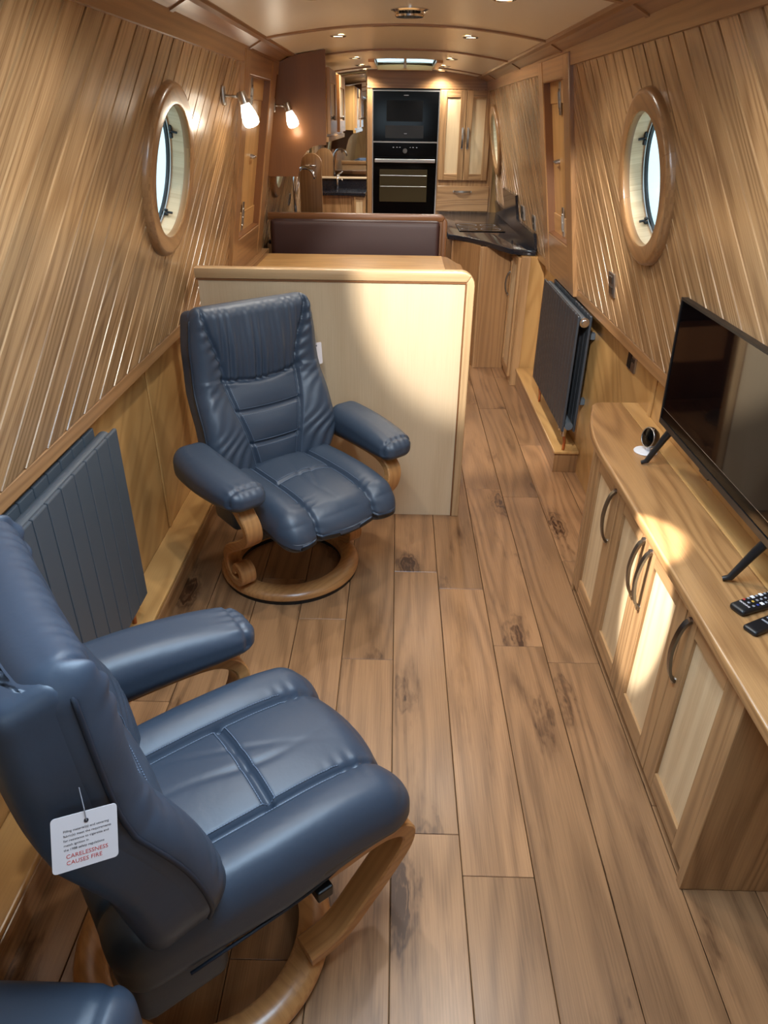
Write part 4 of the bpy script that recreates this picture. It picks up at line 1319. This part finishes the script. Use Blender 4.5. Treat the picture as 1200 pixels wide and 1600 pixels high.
def seat_fn(p, n):
    q = Vector(p)
    x, y = q.x, q.y
    if n.z > 0.02 or n.y > 0.15:
        k = max(n.z, n.y, 0)
        dsp = -0.014*g(abs(x)-0.132, 0.008)
        if abs(x) < 0.132:
            dsp += 0.018*(1-(x/0.132)**2)
            if n.z > 0.3:
                dsp -= 0.013*g(y-0.045, 0.008)
                dsp -= 0.005*g(x-0.012-0.02*math.sin(y*14), 0.010)*math.exp(-abs(y-0.045)/0.11)
                dsp -= 0.004*g(x+0.035-(y-0.045)*0.5, 0.010)*math.exp(-abs(y-0.045)/0.08)
        else:
            dsp += 0.022*math.sin(PI*min(1, (abs(x)-0.132)/0.138))
        # gathers where the seams roll over the front
        fr_ = max(0, (y-0.15)/0.13)
        dsp += 0.0042*fr_*math.sin(y*230+q.z*230)*math.exp(-((abs(x)-0.132)/0.030)**2)
        q += n*dsp*k
    # waterfall front, slight crown, side taper
    if q.y > 0.1:
        d = (q.y-0.1)/0.19
        q.z -= 0.022*d*d
        q.y += 0.014*(1-(x/0.27)**2)*d
    q.z += 0.010*(1-(q.y/0.29)**2) if n.z > 0 else 0
    if n.z < 0 and q.y > 0: q.z += 0.03*(q.y/0.29)
    q.x *= 1.0-0.05*max(0, -q.y/0.29)
    return Vector((q.x*0.915, q.y+0.085, q.z+0.384))
def arm_fn(sx):
    def f(p, n):
        q = Vector(p)
        s = (q.y+0.205)/0.41
        rad = 1.0+0.08*math.sin(PI*min(1, max(0, s)))-0.06*max(0, s-0.75)/0.25
        q.x *= rad
        q.z *= rad*(1.14-0.46*s)
        if n.z > -0.2:
            gath = g(q.y-0.172, 0.006)
            q += n*(-0.006*gath)
            q += n*(0.0014*math.sin(q.x*260)*math.exp(-((q.y-0.172)/0.03)**2))
        q.x += 0.012*math.sin(PI*s)*sx - sx*0.02*(s-0.5)
        return Vector((sx*0.322+q.x, q.y+0.105, q.z+0.545-0.012*s))
    return f

def support_bm(sx, ctrl=None, lat=None):
    """bent laminated wood side: from under the arm, forward bulge, back down and a scroll foot"""
    ctrl = ctrl or [(-0.10, 0.493), (0.02, 0.494), (0.14, 0.492), (0.215, 0.480), (0.262, 0.445), (0.268, 0.400), (0.240, 0.352), (0.170, 0.300), (0.090, 0.250), (0.030, 0.205), (-0.004, 0.155), (-0.004, 0.110), (0.026, 0.078), (0.066, 0.074), (0.096, 0.096), (0.094, 0.130), (0.066, 0.142), (0.048, 0.124), (0.052, 0.108)]
    # Catmull-Rom
    P = []
    for i in range(len(ctrl)-1):
        p0 = ctrl[max(0, i-1)]; p1 = ctrl[i]; p2 = ctrl[i+1]; p3 = ctrl[min(len(ctrl)-1, i+2)]
        for k in range(5):
            t = k/5
            P.append(tuple(0.5*((2*p1[j])+(-p0[j]+p2[j])*t+(2*p0[j]-5*p1[j]+4*p2[j]-p3[j])*t*t+(-p0[j]+3*p1[j]-3*p2[j]+p3[j])*t**3) for j in (0, 1)))
    P.append(ctrl[-1])
    bm = bmesh.new()
    rows = []
    m_ = len(P)
    for i, (y, z) in enumerate(P):
        a = P[max(0, i-1)]; b_ = P[min(m_-1, i+1)]
        ty, tz = b_[0]-a[0], b_[1]-a[1]
        l = math.hypot(ty, tz)
        ny, nz = -tz/l, ty/l
        th = 0.0135+0.004*math.sin(PI*i/(m_-1))
        xc = sx*(lat or (0.312-0.062*max(0, min(1, (0.45-z)/0.30))))
        hw = 0.031
        bv = 0.004
        prof = [(-hw, -th+bv), (-hw+bv, -th), (hw-bv, -th), (hw, -th+bv), (hw, th-bv), (hw-bv, th), (-hw+bv, th), (-hw, th-bv)]
        rows.append([bm.verts.new((xc+u, y+ny*v, z+nz*v)) for u, v in prof])
    for a, b_ in zip(rows, rows[1:]):
        for k in range(8):
            bm.faces.new((a[k], a[(k+1) % 8], b_[(k+1) % 8], b_[k]))
    bm.faces.new(rows[0][::-1]); bm.faces.new(rows[-1])
    bmesh.ops.recalc_face_normals(bm, faces=bm.faces)
    return bm

def dashes(points, off, ln=0.0042, r=0.0009, bm=None):
    bm = bm or bmesh.new()
    for (p, d, up_) in points:
        d = d.normalized()
        s = d.cross(up_).normalized()
        c = p+s*off+up_*0.0012
        vs0 = []
        for (i, j) in ((-1, -1), (1, -1), (1, 1), (-1, 1)):
            vs0.append(bm.verts.new(c+d*ln*i*0.5+s*r*j))
        top = [bm.verts.new(v.co+up_*0.0010) for v in vs0]
        bm.faces.new(top)
        for k in range(4):
            bm.faces.new((vs0[k], vs0[(k+1) % 4], top[(k+1) % 4], top[k]))
    return bm

def seat_top(x, y):
    """point of the seat surface above local (x, y) of the cushion box"""
    r = 0.055; hy, hz = 0.29, 0.070
    return seat_fn(Vector((x, y, hz)), Vector((0, 0, 1)))

def make_recliner(label):
    t_ = tag(empty('recliner', (0, 0, 0)), label, 'recliner')
    # ring base: wood ring with black under-ring
    prof = [(0.205, 0.020), (0.205, 0.048), (0.212, 0.054), (0.240, 0.055), (0.258, 0.050), (0.272, 0.040), (0.276, 0.030), (0.274, 0.020)]
    obj('base_ring', lathe(prof, (0, 0.0, 0), n=96, closed=True), M['bent'], t_, grain=(1, 0.2, 0), local=True, angle=40)
    obj('under_ring', lathe([(0.210, 0.0), (0.210, 0.020), (0.268, 0.020), (0.268, 0.0)], n=72, closed=True), M['black'], t_, local=True)
    obj('support', support_bm(-1), M['bent'], t_, grain=(0, 1, 0.2), local=True, angle=40)
    obj('support', support_bm(1), M['bent'], t_, grain=(0, 1, 0.2), local=True, angle=40)
    # under-seat mechanism
    bm = box(-0.17, 0.17, -0.13, 0.20, 0.285, 0.345, 0.01)
    obj('seat_frame', bm, M['black'], t_, local=True)
    obj('cross_bar', tube([(-0.19, 0.10, 0.275), (0.19, 0.10, 0.275)], 0.018, 14), M['black'], t_, local=True, angle=40)
    obj('tilt_lever', box(0.19, 0.245, 0.150, 0.185, 0.295, 0.325, 0.004), M['black'], t_, local=True)
    obj('seat_skirt', box(-0.22, 0.22, -0.19, -0.02, 0.225, 0.36, 0.025, seg=3), M['leather'], t_, local=True, angle=40)
    # upholstery
    st = obj('seat', cushion((0.27, 0.29, 0.070), (112, 112, 18), 0.055, seat_fn), M['leather'], t_, smooth=True, local=True)
    bm = bmesh.new()
    for sx in (-1, 1):
        pts = []
        N_ = 70
        for i in range(N_):
            y = -0.20+0.40*i/N_
            p = seat_top(sx*(0.132+0.013), y); p2 = seat_top(sx*(0.132+0.013), y+0.003)
            pts.append((p, p2-p, Vector((0, 0, 1))))
        dashes(pts, 0.0, bm=bm)
        pts = []
        for i in range(N_):
            y = -0.20+0.40*i/N_
            p = seat_top(sx*(0.132-0.013), y); p2 = seat_top(sx*(0.132-0.013), y+0.003)
            pts.append((p, p2-p, Vector((0, 0, 1))))
        dashes(pts, 0.0, bm=bm)
    for dyy in (-0.013, 0.013):
        pts = []
        for i in range(42):
            x = -0.118+0.236*i/41
            p = seat_top(x, 0.045+dyy); p2 = seat_top(x+0.003, 0.045+dyy)
            pts.append((p, p2-p, Vector((0, 0, 1))))
        dashes(pts, 0.0, bm=bm)
    tag(obj('seat_stitching', bm, M['thread'], st, local=True), kind='stuff')
    # piping round the lower rim of the seat front and sides
    rim = []
    for i in range(41):
        a = PI*i/40
        x = -0.262*math.cos(a)
        yy = -0.10+0.46*min(1.0, (math.sin(a))**0.35)
        rim.append((x*0.915, yy+0.010*(1-(x/0.27)**2), 0.336+0.006*math.sin(a)))
    obj('seat_piping', tube(rim, 0.0035, 6), M['piping'], st, smooth=True, local=True)
    bk = obj('backrest', cushion((0.27, 0.052, 0.32), (110, 20, 120), 0.048, back_fn), M['leather'], t_, smooth=True, local=True)
    obj('back_shell', cushion((0.27, 0.050, 0.32), (60, 14, 50), 0.026, shell_fn), M['leather'], t_, smooth=True, local=True)
    edge = []
    for i in range(36):
        edge.append(back_map(-1.0*1.0, 0.008, 0.05+0.88*i/35))
    for i in range(1, 12):
        a = PI*i/12
        edge.append(back_map(-1.0*math.cos(a), 0.008, 0.93+0.055*math.sin(a)))
    for i in range(36):
        edge.append(back_map(1.0, 0.008, 0.93-0.88*i/35))
    obj('back_piping', tube(edge, 0.0042, 7), M['piping'], bk, smooth=True, local=True)
    bm = bmesh.new()
    def bpt(x, t):
        hw = back_half(t)
        return back_fn(Vector((x/hw*0.27, 0.052, t*0.64-0.32)), Vector((0, 1, 0)))
    nrm = Vector((0, math.cos(TILT), math.sin(TILT)))
    for sx in (-1, 1):
        for off in (-0.012, 0.012):
            pts = []
            for i in range(56):
                t = 0.04+0.55*i/56
                x = sx*(seam_pos(t)+off)
                p = bpt(x, t); p2 = bpt(sx*(seam_pos(t+0.004)+off), t+0.004)
                pts.append((p, p2-p, nrm))
            dashes(pts, 0.0, bm=bm)
    for tt in (0.215, 0.405):
        for off in (-0.018, 0.018):
            pts = []
            for i in range(36):
                x = (2*i/35-1)*(seam_pos(tt)-0.014)
                bow = 0.012*(x/0.15)**2
                p = bpt(x, tt+bow+off); p2 = bpt(x+0.003, tt+bow+off)
                pts.append((p, p2-p, nrm))
            dashes(pts, 0.0, bm=bm)
    tag(obj('back_stitching', bm, M['thread'], bk, local=True), kind='stuff')
    for sx in (-1, 1):
        obj('armrest', cushion((0.072, 0.205, 0.060), (30, 60, 26), 0.050, arm_fn(sx)), M['leather'], t_, smooth=True, local=True)
    return t_

def face(d):
    return math.atan2(-d[0], d[1])
rec_a = make_recliner('blue leather recliner in the far corner by the maple partition')
rec_b = copy_tree(rec_a)
rec_a.location = (-0.408, 2.376, 0); rec_a.rotation_euler = (0, 0, face((0.655, -0.756)))
rec_b.location = (-0.393, 0.888, 0); rec_b.rotation_euler = (0, 0, face((0.789, 0.614)))
tag(rec_b, 'near blue leather recliner with white safety card hanging from its back', 'recliner')
# the near recliner has only its far armrest fitted
for ch in list(rec_b.children):
    if ch.name.startswith('armrest'):
        xs_ = sum(v.co.x for v in ch.data.vertices)
        if xs_ > 0:
            bpy.data.objects.remove(ch)
    elif ch.name.startswith('support') and sum(v.co.x for v in ch.data.vertices) > 0:
        bpy.data.objects.remove(ch)
obj('support', support_bm(1, [(0.16, 0.318), (0.22, 0.320), (0.30, 0.326), (0.350, 0.318), (0.388, 0.290), (0.385, 0.250), (0.345, 0.200), (0.290, 0.145), (0.240, 0.098), (0.200, 0.075), (0.14, 0.070)], 0.192), M['bent'], rec_b, grain=(0, 1, 0.2), local=True, angle=40)

# footstool, only its far right corner is in view
fs = tag(empty('footstool', (-0.588, 0.340, 0)), 'blue leather footstool cushion cut off by the bottom left corner', 'footstool')
def fs_fn(p, n):
    q = Vector(p)
    q.z += 0.020*(1-(q.x/0.25)**2)*(1-(q.y/0.19)**2)*(1 if n.z > 0 else 0)
    q += n*(-0.006*g(abs(q.x)-0.205, 0.006)*(1 if n.z > -0.5 else 0))
    return q+Vector((0, 0, 0.488))
obj('cushion', cushion((0.25, 0.19, 0.065), (60, 44, 14), 0.045, fs_fn), M['leather'], fs, smooth=True, local=True)
obj('cushion_frame', box(-0.20, 0.20, -0.15, 0.15, 0.378, 0.425, 0.006), M['black'], fs, local=True)
obj('post', lathe([(0.0005, 0.04), (0.05, 0.045), (0.032, 0.08), (0.030, 0.378), (0.0005, 0.378)], n=24), M['bent'], fs, local=True, angle=40)
obj('foot_disc', lathe([(0.0005, 0.0), (0.17, 0.0), (0.175, 0.02), (0.16, 0.042), (0.0005, 0.045)], n=48), M['bent'], fs, grain=(1, 0, 0), local=True, angle=40)

# hang tags ------------------------------------------------------------------
def hang_card(loc, right, up_, w_, h_, label, lines=True):
    R = Vector(right).normalized(); U = Vector(up_)
    U = (U-R*U.dot(R)).normalized(); Nn = R.cross(U)
    Mx = Matrix((R, U, Nn)).transposed().to_4x4()
    t_ = tag(empty('safety_card', loc), label, 'tag', 'safety cards hanging on the recliners')
    r = 0.005
    pts = arc(w_/2-r, h_/2-r, r, 0, PI/2, 4)+arc(-w_/2+r, h_/2-r, r, PI/2, PI, 4)+arc(-w_/2+r, -h_/2+r, r, PI, 1.5*PI, 4)+arc(w_/2-r, -h_/2+r, r, 1.5*PI, 2*PI, 4)
    bm = prism(pts, -0.0004, 0.0004)
    bm.transform(Mx)
    obj('card', bm, M['card'], t_, local=True)
    bm = lathe([(0.0005, 0.0008), (0.0028, 0.0008), (0.0028, 0.0004)], (0.002, h_/2-0.012, 0), n=12)
    bm.transform(Mx)
    obj('eyelet', bm, M['ink'], t_, local=True)
    bm = tube([(0.002, h_/2-0.012, 0.0006), (0.0, h_/2+0.004, 0.002), (-0.004, h_/2+0.030, -0.004)], 0.0007, 5)
    bm.transform(Mx)
    obj('string', bm, M['grey_btn'], t_, local=True)
    if lines:
        k_ = w_/0.105
        body = ['Filling material(s) and covering', 'fabric(s) meet the requirements', 'for resistance to cigarette and', 'match ignition in', 'the 1988 safety regulations']
        for i, s in enumerate(body):
            text_part('lettering', s, 0.0059*k_, M['ink'], Mx @ Matrix.Translation((-0.034*k_, (0.020-i*0.0082)*k_, 0.0005)), t_, 0.0001, 'LEFT')
        for i, s in enumerate(('CARELESSNESS', 'CAUSES FIRE')):
            text_part('red_lettering', s, 0.0102*k_, M['red'], Mx @ Matrix.Translation((-0.031*k_, (-0.0265-i*0.0115)*k_, 0.0005)), t_, 0.0001, 'LEFT')
    return t_
hang_card((-0.3700, 0.5444, 0.8222), (0.0655, 0.0408, -0.0165), (-0.0129, 0.0212, 0.0711), 0.0764, 0.0714, 'white safety card with red CARELESSNESS CAUSES FIRE wording on the near recliner')
hang_card((-0.309, 2.695, 0.79), (0.8, 0.6, 0), (-0.05, 0.05, 0.95), 0.05, 0.085, 'white card edge showing behind the far recliner back', False)

# unseen eyeball spots, added to throw light pools on partition and cabinet doors
def eyeball(x, y, target, power, ang, color, label):
    z = ceil_z(x)
    t_ = tag(empty('added_spotlight', (x, y, z)), label, 'spotlight')
    d = (Vector(target)-Vector((x, y, z))).normalized()
    obj('bezel', lathe([(0.045, 0.0), (0.045, -0.006), (0.034, -0.008), (0.034, 0.0)], (x, y, z), n=24, closed=True), M['chrome'], t_, angle=40)
    c = Vector((x, y, z-0.006))
    obj('eyeball', lathe([(0.0005, -0.02), (0.03, -0.015), (0.033, 0.0), (0.024, 0.020), (0.0005, 0.018)], c, d, 20), M['brushed'], t_, smooth=True)
    lamp('added_spot_beam', 'SPOT', c+d*0.03, target, power, color, 0.012, math.radians(ang), 0.35)
eyeball(0.30, 1.43, (0.36, 2.80, 1.20), BEAM_W*0.85, 41, (1.0, 0.98, 0.93), 'unseen eyeball spotlight added to light the partition')
eyeball(-0.25, 1.43, (0.71, 1.60, 0.47), BEAM_W*1.9, 11.5, (1.0, 0.98, 0.94), 'unseen eyeball spotlight added to light the cabinet doors')
